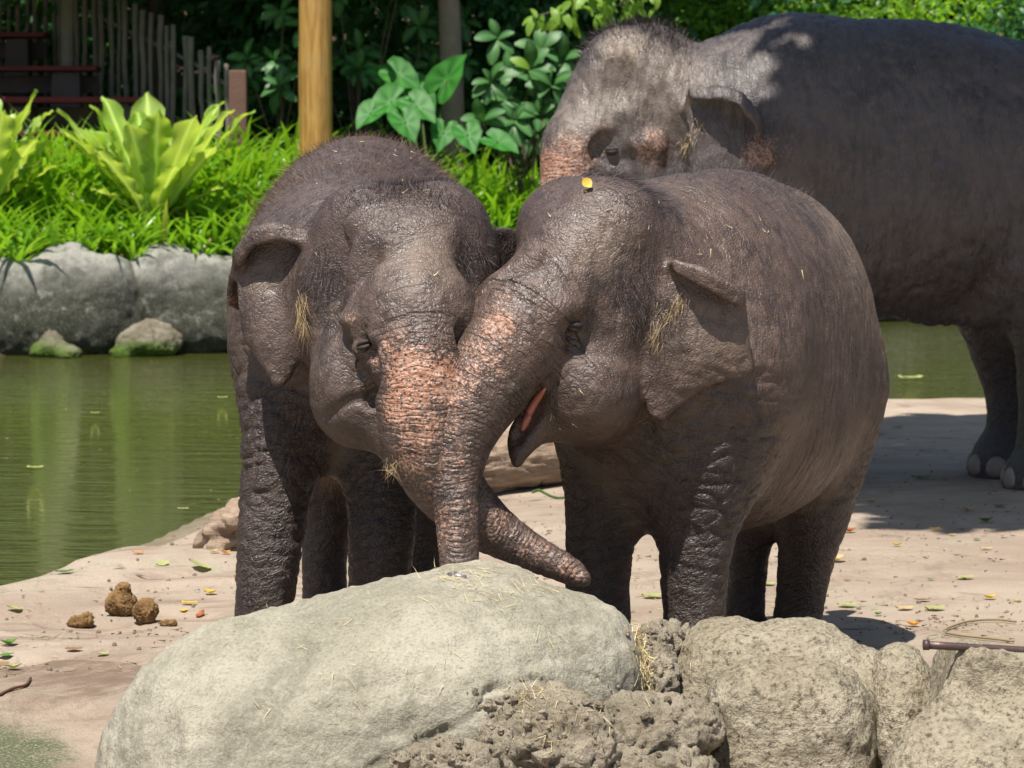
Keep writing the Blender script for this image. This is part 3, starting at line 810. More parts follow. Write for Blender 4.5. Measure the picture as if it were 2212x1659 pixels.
fern(FB, [(175, 1.5, 0.16, 0.58, 0.25, 0.3), (-160, 1.3, 0.15, 0.62, 0.3, 0.3), (-15, 1.45, 0.13, 0.56, 0.12, 0.6), (-50, 1.35, 0.14, 0.5, 0.25, 0.4), (140, 1.5, 0.15, 0.4, 0.2, 0.3), (-75, 1.25, 0.15, 0.28, 0.25, 0.2), (-110, 1.15, 0.14, 0.30, 0.3, 0.2), (165, 1.45, 0.15, 0.72, 0.15, 0.3), (10, 1.55, 0.12, 0.66, 0.05, 0.9), (-5, 1.35, 0.13, 0.42, 0.10, 0.5), (35, 1.5, 0.13, 0.5, 0.1, 0.7), (188, 1.35, 0.14, 0.35, 0.2, 0.3), (105, 1.4, 0.17, 0.15, 0.25, 0.2), (-92, 1.12, 0.125, 0.10, 0.22, 0.0), (125, 1.22, 0.17, 0.10, 0.35, 0.2), (178, 1.18, 0.16, 0.45, 0.30, 0.3), (200, 1.00, 0.12, 0.62, 0.30, 0.4), (20, 1.30, 0.12, 0.40, 0.25, 0.5),
          (-20, 1.02, 0.115, 0.55, 0.30, 0.4), (-35, 1.18, 0.11, 0.72, 0.20, 0.6), (5, 1.28, 0.12, 0.62, 0.15, 0.8), (60, 1.15, 0.13, 0.30, 0.4, 0.2), (-135, 1.02, 0.13, 0.55, 0.45, 0.3),
          (150, 1.25, 0.15, 0.55, 0.25, 0.2), (-60, 0.85, 0.11, 0.55, 0.6, 0.2), (95, 1.2, 0.14, 0.25, 0.4, 0.2), (215, 0.75, 0.10, 0.9, 0.4, 0.2), (-10, 0.8, 0.09, 0.95, 0.3, 0.2)],
     "large bird's nest fern with wide crinkled yellow-green fronds on the bank", "bird's nest ferns", 5)
FB2 = W(-35, 500, 28.3); FB2[2] = gz(FB2[0], FB2[1])[0] + 0.12
fern(FB2, [(0, 1.4, 0.17, 0.30, 0.2, 0.2), (20, 1.3, 0.16, 0.45, 0.2, 0.3), (-60, 1.25, 0.16, 0.4, 0.25, 0.2), (90, 1.4, 0.16, 0.2, 0.2, 0.2), (10, 1.15, 0.15, 0.25, 0.25, 0.2), (-30, 1.05, 0.14, 0.55, 0.35, 0.2), (60, 1.2, 0.15, 0.3, 0.3, 0.2), (180, 1.1, 0.14, 0.5, 0.3, 0.2), (-90, 1.0, 0.13, 0.3, 0.4, 0.2), (130, 1.1, 0.14, 0.5, 0.3, 0.2), (-5, 0.9, 0.12, 0.8, 0.3, 0.3), (25, 1.1, 0.12, 0.62, 0.2, 0.5)],
     "bird's nest fern at the picture's edge with pale broad fronds", "bird's nest ferns", 40)
FB3 = W(560, 500, 28.4); FB3[2] = gz(FB3[0], FB3[1])[0]
fern(FB3, [(-80, 0.42, 0.07, 0.5, 0.7, 0.2), (-20, 0.45, 0.08, 0.7, 0.5, 0.2), (-140, 0.45, 0.075, 0.7, 0.5, 0.2), (40, 0.45, 0.08, 0.5, 0.4, 0.2), (160, 0.42, 0.07, 0.6, 0.5, 0.2), (-50, 0.5, 0.07, 0.95, 0.5, 0.2), (-110, 0.4, 0.07, 1.0, 0.5, 0.2)],
     "small pale young fern beside the hairy calf's back", "bird's nest ferns", 70)

# taro with big heart-shaped leaves
def heart():
    half = [(0.66, 0.0), (0.50, 0.14), (0.30, 0.29), (0.05, 0.40), (-0.20, 0.42), (-0.40, 0.33), (-0.47, 0.18), (-0.36, 0.06)]
    ring = half + [(-0.14, 0.0)] + [(x, -y) for x, y in half[:0:-1]]
    n = len(ring); V = [(0.02, 0, -0.05)]; vein = [0.6]
    for s in (0.3, 0.55, 0.8, 1.0):
        for i, (x, y) in enumerate(ring):
            x_, y_ = 0.02 + (x - 0.02) * s, y * s
            V.append((x_, y_, 0.15 * abs(y_) - 0.16 * max(x_, 0) ** 2 * 2 + 0.012 * (1 if i % 2 else -1) * s - 0.05 * (1 - s) + (0.03 * math.sin(i * 1.7) if s == 1.0 else 0))); vein.append(0.55 if (i % 2 == 0 and s < 1) else 0.0)
    F = []
    for i in range(n):
        j = (i + 1) % n
        F.append((0, 1 + i, 1 + j))
        for k in range(3): F.append((1 + k * n + i, 1 + (k + 1) * n + i, 1 + (k + 1) * n + j, 1 + k * n + j))
    return np.array(V, float), F, vein
def leaf_at(me, name, root, base, p, tip, face, size, aspect=1.0):
    """place a leaf so that +x of the mesh runs towards tip and +z faces 'face'"""
    x = Vector(tip).normalized(); z = Vector(face); z = (z - x * z.dot(x)).normalized(); y = z.cross(x)
    m = Matrix((x, y, z)).transposed().to_4x4()
    o = link(name, me, root); o.matrix_local = Matrix.Translation(Vector((np.asarray(p) - base).tolist())) @ m @ Matrix.Diagonal((size, size * aspect, size, 1))
    return o
hv, hf, hvein = heart()
ME_TARO = mesh("taro_leaf", hv, hf, M_TARO); attr(ME_TARO, "vein", hvein); attr(ME_TARO, "rnd", np.linspace(0, 1, len(hv)))
tb = W(930, 340, 30.4); tb[2] = gz(tb[0], tb[1])[0]
taro = empty("taro_plant", tb); tag(taro, "taro plant with huge heart shaped leaves behind the hairy calf's back", "plant")
for u, v, y, s, tip, face in ((862, 160, 30.7, .50, (.9, -.3, -.5), (-.2, -.7, .7)), (962, 172, 30.4, .60, (.55, -.2, .85), (-.5, -.8, .3)), (905, 195, 30.9, .5, (.6, -.3, -.6), (0, -.6, .8)), (845, 218, 30.2, .56, (-.8, -.4, -.4), (.1, -.7, .7)),
                              (800, 243, 30.0, .42, (-.6, -.5, -.6), (-.3, -.8, .5)), (875, 262, 29.9, .46, (.4, -.5, -.7), (.1, -.8, .5)), (900, 228, 30.1, .5, (.7, -.5, -.5), (.2, -.8, .5)), (1010, 290, 29.8, .42, (.3, -.6, -.7), (0, -.8, .6)),
                              (958, 285, 30.1, .40, (-.2, -.5, -.8), (0, -.9, .4)), (1075, 305, 29.7, .46, (.8, -.4, -.3), (.1, -.6, .8)), (835, 165, 31.0, .4, (-.8, -.2, .3), (.2, -.9, .2))):
    p = W(u, v, y)
    leaf_at(ME_TARO, "leaf", taro, tb, p, tip, face, s * 0.90)
    P = spline(np.array([tb + np.array((0.02, 0, 0)), 0.5 * (tb + p) + np.array((0, 0.08, 0.12)), p]), 5)
    V, F = tube(P, 0.012, 6); link("stalk", mesh("stalk", V - tb, F, M_STEM), taro)

# shrub with whorls of oval leaves
def oval(n=6, l=1.0, w=0.36):
    V = []; vein = []
    for i in range(n + 1):
        t = i / n; ww = w * 0.5 * math.sin(math.pi * min(1, (t * 0.92 + 0.04))) ** 0.75 * (0.7 + 0.5 * t) * 1.15
        z = 0.10 * math.sin(math.pi * t) - 0.12 * t * t
        V += [(t * l, -ww, z + 0.05 * ww / w), (t * l, 0, z), (t * l, ww, z + 0.05 * ww / w)]; vein += [0, 0.8, 0]
    F = [(i * 3 + s, i * 3 + s + 1, i * 3 + s + 4, i * 3 + s + 3) for i in range(n) for s in (0, 1)]
    return np.array(V), F, vein
ov, of, ovein = oval()
ME_OV = []
for k in range(3):
    me = mesh("shrub_leaf", ov, of, M_SHRUB); attr(me, "vein", ovein); attr(me, "rnd", np.full(len(ov), (0.1, 0.55, 1.0)[k])); ME_OV.append(me)
M_PALEL = leaf_material("pale_new_leaf", (0.16, 0.30, 0.03), (0.22, 0.36, 0.05), 0.4)
ME_NEW = mesh("shrub_leaf", ov, of, M_PALEL); attr(ME_NEW, "rnd", np.full(len(ov), 0.5))
M_DRY = leaf_material("dry_leaf", (0.20, 0.075, 0.035), (0.28, 0.12, 0.05), 0.2)
ME_DRYL = mesh("shrub_leaf", ov, of, M_DRY); attr(ME_DRYL, "rnd", np.full(len(ov), 0.5))
sb = W(1130, 330, 30.9); sb[2] = gz(sb[0], sb[1])[0]
shrub = empty("shrub", sb); tag(shrub, "dark green shrub with whorls of oval leaves in front of the grown elephant's forehead", "shrub")
rng = np.random.default_rng(4)
for ci, (u, v, y, n) in enumerate(((1060, 180, 30.6, 7), (1105, 160, 30.9, 5), (1145, 150, 30.7, 7), (1190, 185, 30.6, 7), (1165, 110, 30.9, 6), (1040, 262, 30.3, 5), (1110, 262, 30.4, 6), (1160, 250, 30.6, 7), (1195, 245, 30.7, 5), (1075, 85, 31.1, 5), (1215, 130, 31.0, 6), (1090, 215, 30.8, 6), (1205, 290, 30.5, 5))):
    c = W(u, v, y)
    a0 = rng.uniform(0, 6)
    for j in range(n):
        a = a0 + j * 2 * math.pi / n + rng.normal() * 0.2
        e = rng.uniform(-0.55, 0.35)
        tip = (math.cos(a) * math.cos(e), -0.45 + 0.4 * rng.normal() * 0.5, math.sin(a) * math.cos(e))
        me = ME_OV[rng.integers(0, 3)]
        if ci == 2 and j == 0: me = ME_NEW
        if ci == 7 and j == 3: me = ME_DRYL
        leaf_at(me, "leaf", shrub, sb, c + rng.normal(size=3) * 0.015, tip, (rng.normal() * 0.3, -0.8, 0.65), rng.uniform(0.21, 0.32), 1.25)
    P = spline(np.array([sb, 0.5 * (sb + c) + np.array((0.1 * rng.normal(), 0.25, 0.1)), c]), 6)
    V, F = tube(P, np.linspace(0.016, 0.006, len(P)), 6); link("branch", mesh("branch", V - sb, F, M_BARK), shrub)

# loose leaf clouds -------------------------------------------------------
def leaf_cloud(centres, radii, count, size, seed, aspect=0.42, shell=0.55, hang=0.3):
    """count leaves spread through lumpy balls; 2 folded quads a leaf"""
    rng = np.random.default_rng(seed); c = np.asarray(centres, float); r = np.asarray(radii, float)
    w = (r.prod(1)) ** 0.75; ids = rng.choice(len(c), count, p=w / w.sum())
    d = rng.normal(size=(count, 3)); d /= np.linalg.norm(d, axis=1)[:, None]
    rad = (shell + (1 - shell) * rng.random(count)) ** 1.0
    rad = np.where(rng.random(count) < 0.25, rng.random(count), rad)
    p = c[ids] + d * r[ids] * rad[:, None]
    ax = d * 0.5 + rng.normal(size=(count, 3)) * 0.7; ax[:, 2] -= hang
    ax /= np.linalg.norm(ax, axis=1)[:, None]
    up = d * 0.4 + np.array((0, 0, 0.8)) + rng.normal(size=(count, 3)) * 0.5
    sd = np.cross(ax, up); sd /= np.linalg.norm(sd, axis=1)[:, None] + 1e-9
    nn = np.cross(sd, ax)
    L = size * rng.uniform(0.6, 1.3, count)[:, None]; w_ = L * aspect * 0.5
    V = np.stack([p, p + ax * L * 0.45 - sd * w_ + nn * w_ * 0.3, p + ax * L * 0.5, p + ax * L * 0.45 + sd * w_ + nn * w_ * 0.3, p + ax * L - nn * L * 0.12], 1)
    F = np.array([(0, 1, 2), (1, 4, 2), (0, 2, 3), (2, 4, 3)])
    F = (np.arange(count) * 5)[:, None, None] + F[None]
    return V.reshape(-1, 3), F.reshape(-1, 3), np.repeat(rng.random(count), 5)
def tree(base, height, r0, lean, blobs, count, size, leafmat, label, seed, group=None, limbs=5, fork=False, aspect=0.42, barkmat=None):
    base = np.array(base, float); rng = np.random.default_rng(seed)
    root = empty("tree", base); tag(root, label, "tree", group)
    bl = np.array([b[:3] for b in blobs], float); br = np.array([b[3:6] for b in blobs], float)
    top = base + np.array((lean[0], lean[1], height))
    P = spline(np.array([base - (0, 0, 0.2), base + (top - base) * 0.35 + rng.normal(size=3) * 0.06, base + (top - base) * 0.7 + rng.normal(size=3) * 0.08, top]), 8)
    Vs = []; Fs = []; off = 0
    def add(P_, r_):
        nonlocal off
        V, F = tube(P_, r_, 10); Vs.append(V); Fs.extend([tuple(i + off for i in f) for f in F]); off += len(V)
    add(P, np.linspace(r0 * 1.15, r0 * 0.6, len(P)))
    if fork:
        add(spline(np.array([base + (top - base) * 0.28, base + (top - base) * 0.5 + np.array((-0.10, 0.0, 0)), base + (top - base) * 0.95 + np.array((-0.55, 0.1, 0.2))]), 8), np.linspace(r0 * 0.55, r0 * 0.35, 17))
    for i in range(limbs):
        b = bl[rng.integers(0, len(bl))]; s = P[int(len(P) * rng.uniform(0.55, 0.95))]
        add(spline(np.array([s, 0.5 * (s + b) + np.array((0, 0, 0.3)), b]), 6), np.linspace(r0 * 0.4, r0 * 0.08, 13))
    link("trunk", mesh("trunk", np.concatenate(Vs) - base, Fs, barkmat or M_BARK), root)
    V, F, r = leaf_cloud(bl, br, count, size, seed + 1, aspect)
    me = mesh("crown", V - base, F, leafmat, False); attr(me, "rnd", r); link("crown", me, root)
    return root
def blobs(n, lo, hi, r, seed):
    g = np.random.default_rng(seed); out = []
    for i in range(n):
        c = [g.uniform(lo[k], hi[k]) for k in range(3)]; q = g.uniform(0.7, 1.3) * r
        out.append((*c, q, q, q * 0.7))
    return out
def gp(u, y):
    x = (u - 1106) / FPX * y
    return np.array((x, y, gz(x, y)[0]))

# the wood behind: near trees whose crowns meet overhead, then the dark understorey
TG = "trees of the wood behind the pond"
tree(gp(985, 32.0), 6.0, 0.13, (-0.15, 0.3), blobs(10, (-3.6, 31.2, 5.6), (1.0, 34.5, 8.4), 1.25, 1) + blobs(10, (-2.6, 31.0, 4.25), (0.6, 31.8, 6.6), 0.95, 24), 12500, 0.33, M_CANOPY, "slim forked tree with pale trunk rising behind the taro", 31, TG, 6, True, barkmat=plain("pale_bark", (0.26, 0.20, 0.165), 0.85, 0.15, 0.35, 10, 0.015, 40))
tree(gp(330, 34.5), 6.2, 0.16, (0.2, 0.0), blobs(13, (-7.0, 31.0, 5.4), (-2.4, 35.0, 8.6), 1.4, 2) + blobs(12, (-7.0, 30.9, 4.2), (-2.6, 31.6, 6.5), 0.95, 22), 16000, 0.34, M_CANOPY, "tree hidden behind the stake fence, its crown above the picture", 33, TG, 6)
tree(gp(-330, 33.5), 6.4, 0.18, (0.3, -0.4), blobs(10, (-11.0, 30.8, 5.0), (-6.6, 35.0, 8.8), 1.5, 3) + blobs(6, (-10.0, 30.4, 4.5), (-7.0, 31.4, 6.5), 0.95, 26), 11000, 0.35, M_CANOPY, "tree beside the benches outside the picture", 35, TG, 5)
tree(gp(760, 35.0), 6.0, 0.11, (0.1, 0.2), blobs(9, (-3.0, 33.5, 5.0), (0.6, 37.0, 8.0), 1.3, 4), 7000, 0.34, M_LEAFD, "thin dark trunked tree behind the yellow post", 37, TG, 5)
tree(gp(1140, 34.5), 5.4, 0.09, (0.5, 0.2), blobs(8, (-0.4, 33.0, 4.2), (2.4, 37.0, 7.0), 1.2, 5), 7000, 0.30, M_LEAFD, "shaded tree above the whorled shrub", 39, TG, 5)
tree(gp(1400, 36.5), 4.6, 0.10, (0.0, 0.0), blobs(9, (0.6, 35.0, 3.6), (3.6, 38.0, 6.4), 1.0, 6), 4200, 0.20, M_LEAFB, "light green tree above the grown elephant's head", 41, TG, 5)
def sprig(pts, n, size, seed, mat, label, group=None):
    """a leafy branch reaching into view"""
    rng = np.random.default_rng(seed); P = spline(np.array(pts), 8)
    root = empty("branch", P[0]); tag(root, label, "branch", group)
    V, F = tube(P, np.linspace(0.022, 0.005, len(P)), 6); link("stem", mesh("stem", V - P[0], F, M_BARK), root)
    me = mesh("branch_leaf", ov, of, mat); attr(me, "rnd", np.linspace(0, 1, len(ov)))
    for i in range(n):
        t = rng.uniform(0.15, 1.0); p = P[int(t * (len(P) - 1))] + rng.normal(size=3) * 0.07
        tip = np.array((rng.normal() * 0.6, rng.normal() * 0.4 - 0.15, -0.75 + 0.3 * rng.normal()))
        leaf_at(me, "leaf", root, P[0], p, tip, (rng.normal() * 0.5, -0.6, 0.7), size * rng.uniform(0.7, 1.25), 1.0)
sprig([W(1420, -150, 29.6), W(1330, -40, 29.4), W(1250, 5, 29.2), W(1150, 38, 29.1)], 40, 0.20, 3, M_PALEL, "sunlit branch of pale green leaves hanging in above the grown elephant's forehead", "leafy branches hanging into view")
sprig([W(1500, -120, 30.0), W(1420, -30, 29.8), W(1340, 10, 29.6), W(1280, 18, 29.5)], 38, 0.17, 5, M_PALEL, "shorter leafy branch hanging closest to the grown elephant's crown", "leafy branches hanging into view")

def mass(name, label_kind, B, count, size, mat, seed, aspect=0.42):
    c = np.array([b[:3] for b in B]); r = np.array([b[3:6] for b in B])
    V, F, rn = leaf_cloud(c, r, count, size, seed, aspect)
    me = mesh(name, V, F, mat, False); attr(me, "rnd", rn)
    return tag(link(name, me), kind="stuff")
mass("undergrowth", None, blobs(70, (-10.5, 34.0, 1.2), (3.4, 37.5, 5.6), 1.1, 11), 26000, 0.24, M_LEAFD, 51)
for i, (u, v, y, lab) in enumerate(((600, 150, 31.6, "shaded shrub of oval leaves between the fence end and the yellow post"), (770, 90, 32.0, "shaded shrub of oval leaves just right of the yellow post"), (900, 70, 32.4, "shaded tall shrub above the taro leaves"))):
    c0 = W(u, v, y); b0 = np.array((c0[0], c0[1], gz(c0[0], c0[1])[0])); g = np.random.default_rng(200 + i)
    root = empty("shrub", b0); tag(root, lab, "shrub")
    for q in range(9):
        c = c0 + g.normal(size=3) * np.array((0.28, 0.15, 0.32)); a0 = g.uniform(0, 6)
        for j in range(6):
            a = a0 + j * 1.05 + g.normal() * 0.2
            leaf_at(ME_OV[g.integers(0, 3)], "leaf", root, b0, c + g.normal(size=3) * 0.02, (math.cos(a), -0.45 + 0.2 * g.normal(), math.sin(a)), (g.normal() * 0.3, -0.8, 0.65), g.uniform(0.18, 0.30), 1.2)
        V, F = tube(spline(np.array([b0, 0.5 * (b0 + c) + np.array((0, 0.1, 0)), c]), 5), 0.009, 5); link("branch", mesh("branch", V - b0, F, M_BARK), root)
mass("undergrowth", None, blobs(30, (-3.4, 32.2, 1.6), (1.6, 34.4, 4.2), 0.65, 12), 11000, 0.19, M_LEAFD, 52)
mass("woods", None, blobs(120, (-18, 38.5, 1.0), (20, 44, 9.5), 2.1, 13), 40000, 0.50, M_LEAFD, 53)
# sunlit bushes behind the grown elephant
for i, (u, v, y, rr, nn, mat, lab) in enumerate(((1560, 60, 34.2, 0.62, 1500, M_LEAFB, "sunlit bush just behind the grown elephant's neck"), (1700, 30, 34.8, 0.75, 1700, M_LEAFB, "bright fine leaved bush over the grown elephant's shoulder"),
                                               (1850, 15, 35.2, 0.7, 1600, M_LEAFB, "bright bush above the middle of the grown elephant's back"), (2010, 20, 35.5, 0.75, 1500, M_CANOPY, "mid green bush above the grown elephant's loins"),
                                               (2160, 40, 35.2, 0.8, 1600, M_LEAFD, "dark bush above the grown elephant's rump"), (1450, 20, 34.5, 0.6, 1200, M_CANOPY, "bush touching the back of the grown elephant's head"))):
    c = W(u, v, y); b = np.array((c[0], c[1], gz(c[0], c[1])[0]))
    root = empty("bush", b); tag(root, lab, "bush", "bushes behind the grown elephant")
    g = np.random.default_rng(60 + i)
    bb = [(c[0] + g.normal() * rr * 0.5, c[1] + g.normal() * 0.3, c[2] - 0.2 + g.normal() * rr * 0.35) for k in range(6)] + [(c[0] + g.normal() * 0.3, c[1], b[2] + q) for q in (0.4, 0.9, 1.4)]
    V, F, r = leaf_cloud(bb, [(rr * 0.6,) * 3] * len(bb), nn, 0.12, 70 + i, 0.5)
    me = mesh("foliage", V - b, F, mat, False); attr(me, "rnd", r); link("foliage", me, root)
    V, F = tube(np.array([b, 0.5 * (b + c) + (0.1, 0, 0), c]), (0.05, 0.035, 0.015), 7); link("stem", mesh("stem", V - b, F, M_BARK), root)

# ------------------------------------------------------------------ post, fence, benches
M_POST = None
def post_mat():
    t = NT("ochre_post"); P = t.coord()
    g = t.noise(t.mapping(P, (9, 9, 0.9)), 2.0, 5, 0.6, 0.3); b = t.noise(P, 2.2, 3, 0.6)
    col = t.mix(t.ramp(g, 0.3, 0.7), (0.27, 0.135, 0.030), (0.50, 0.295, 0.085))
    col = t.mix(t.math('MULTIPLY', t.ramp(b, 0.5, 0.75), 0.5), col, (0.40, 0.27, 0.11))
    return t.finish(col, 0.5, 0.35, t.bump(g, 0.5, 0.01))
pb = gp(684, 29.9)
P = np.array([pb + np.array((0.004 * math.sin(k * 1.3), 0, z)) for k, z in enumerate(np.linspace(-0.2, 5.2, 14))])
V, F = tube(P, np.linspace(0.182, 0.172, 14) * (1 + 0.012 * np.sin(np.arange(14) * 2.1)), 24)
tag(link("post", mesh("post", V - pb, F, post_mat()), loc=pb), "thick round ochre yellow wooden post standing in the strap leaves", "post")

M_STAKE = plain("weathered_stake", (0.20, 0.175, 0.145), 0.85, 0.12, 0.4, 6, 0.008, 40)
M_RED = plain("red_painted_plank", (0.11, 0.014, 0.013), 0.6, 0.3, 0.3, 4)
M_CONC = plain("bench_concrete", (0.085, 0.068, 0.066), 0.85, 0.15, 0.3, 5, 0.006, 40)
fb = gp(500, 31.2); fence = empty("stake_fence", fb); tag(fence, "fence of uneven upright wooden stakes descending beside the benches", "fence")
rng = np.random.default_rng(77)
us = list(np.arange(488, -40, -18.0))
for k, u in enumerate(us):
    y = 31.2 + (500 - u) * 0.0062
    u_ = u + rng.normal() * 3
    top = W(u_, np.interp(u, (-40, 280, 330, 375, 425, 470, 490), (-190, 8, 35, 62, 92, 120, 145)) + rng.normal() * 8, y)
    bt = np.array((top[0] + rng.normal() * 0.01, y, gz(top[0], y)[0] - 0.1))
    n = 6; P = np.linspace(bt, top, n) + rng.normal(size=(n, 3)) * (0.008, 0.008, 0)
    V, F = tube(P, rng.uniform(0.024, 0.038) * (1 + 0.08 * rng.normal(size=n)), 7)
    link("stake", mesh("stake", V - fb, F, M_STAKE), fence)
for f0 in (0.25, 0.8):
    P = []
    for u in np.linspace(495, -30, 8):
        y = 31.27 + (500 - u) * 0.0062; t = W(u, np.interp(u, (-40, 280, 330, 375, 425, 470, 490), (-190, 8, 35, 62, 92, 120, 145)), y)
        z0 = gz(t[0], y)[0]; P.append((t[0], y, z0 + (t[2] - z0) * f0))
    V, F = tube(np.array(P), 0.022, 7); link("rail", mesh("rail", V - fb, F, M_STAKE), fence)
def box(cx, cy, cz, sx, sy, sz, bev=0.012):
    bm = __import__("bmesh").new(); import bmesh
    bmesh.ops.create_cube(bm, size=1.0)
    for v in bm.verts: v.co = Vector((v.co.x * sx + cx, v.co.y * sy + cy, v.co.z * sz + cz))
    bmesh.ops.bevel(bm, geom=bm.edges[:], offset=min(bev, 0.3 * min(sx, sy, sz)), segments=2, affect='EDGES', profile=0.6)
    V = np.array([v.co[:] for v in bm.verts]); F = [[v.index for v in f.verts] for f in bm.faces]; bm.free(); return V, F
pb = gp(518, 30.9); V, F = box(0, 0, 0.42, 0.20, 0.20, 1.55 - 0.2, 0.02)
zt = W(518, 152, 30.9)[2] - pb[2]
V, F = box(0, 0, zt / 2 - 0.1, 0.195, 0.195, zt + 0.2, 0.02)
tag(link("fence_post", mesh("fence_post", V, F, plain("brown_post", (0.15, 0.085, 0.066), 0.8, 0.15, 0.3, 5, 0.008, 30), False), loc=pb), "square brown end post at the foot of the stake fence", "post")
pb = gp(152, 32.6); V, F = tube(np.array([(0, 0, z) for z in np.linspace(-0.2, 3.4, 6)]), 0.075, 14)
tag(link("post", mesh("post", V, F, M_STAKE), loc=pb), "thick grey shaded post behind the upper benches", "post")
BG = "tiered benches on the slope"
for lab, v0, v1, uR, y, sup in (("lowest long red bench plank, just above the fern", 209, 222, 330, 31.0, ((18, 66, 232, 290), (250, 300, 230, 290))), ("middle red bench on a tapering concrete block", 142, 153, 208, 32.0, ((112, 172, 158, 222),)), ("topmost dark red bench", 69, 80, 97, 33.0, ((12, 60, 84, 150),)), ("low red plank half hidden by fern fronds", 283, 294, 150, 30.4, ((30, 60, 296, 330),))):
    a = W(-420, v1, y); b = W(uR, v0, y); c = 0.5 * (a + b)
    root = empty("bench", (c[0], c[1], gz(c[0], c[1])[0])); tag(root, lab, "bench", BG); o0 = np.array(root.location)
    V, F = box(c[0], y + 0.2, c[2], b[0] - a[0], 0.42, b[2] - a[2]); link("seat", mesh("seat", V - o0, F, M_RED, False), root)
    for (u0, u1, w0, w1) in list(sup) + [(-260, -205, sup[0][2], sup[0][3])]:
        p = W(u0, w0, y + 0.05); q = W(u1, w1, y + 0.05); zb = min(q[2], gz(q[0], y + 0.05)[0] - 0.05)
        V, F = box((p[0] + q[0]) / 2, y + 0.22, (p[2] + zb) / 2, q[0] - p[0], 0.30, p[2] - zb + 0.01)
        low = V[:, 2] < (p[2] + zb) / 2; V[low & (V[:, 0] < (p[0] + q[0]) / 2), 0] -= 0.06
        link("support", mesh("support", V - o0, F, M_CONC, False), root)
    V, F = box(c[0], y + 0.46, c[2] - 0.17, b[0] - a[0] - 0.1, 0.05, 0.20); link("back_board", mesh("back_board", V - o0, F, M_CONC, False), root)

# tree whose bough shades the grown elephant (stands outside the picture)
_g = np.random.default_rng(91); _b = []
for _x in np.arange(0.78, 6.2, 0.58):
    for _y in np.arange(8.6, 14.0, 0.72):
        if _y < 9.9 - 0.8 * _x: continue
        _b.append((_x + _g.normal() * 0.15, _y + _g.normal() * 0.15, 8.7 + _g.normal() * 0.2, .55, .55, .35))
tree((6.4, 11.2, 0.0), 7.5, 0.28, (-2.0, -0.6), _b, 17000, 0.36, M_CANOPY, "tree outside the picture whose bough shades the grown elephant", 91, None, 9, aspect=0.6)
# ------------------------------------------------------------------ elephants
def C(*rows):
    """rows (u, v, distance, radius in picture units) -> (point, metres)"""
    return [(W(u, v, y), PX(r, y)) for u, v, y, r in rows]

def orbit(S, u, v, rx, ry, r, y0=7.2, y1=8.4):
    """a loose fold of skin round the eye"""
    pts = [(march(S, u + rx * math.cos(a), v + ry * math.sin(a), y0, y1) + np.array((0, r * 0.55, 0)), r * (0.75 + 0.25 * math.sin(a * 2 + 1))) for a in np.linspace(0, 2 * math.pi, 13)]
    S.chain(pts, 0.014, 4)

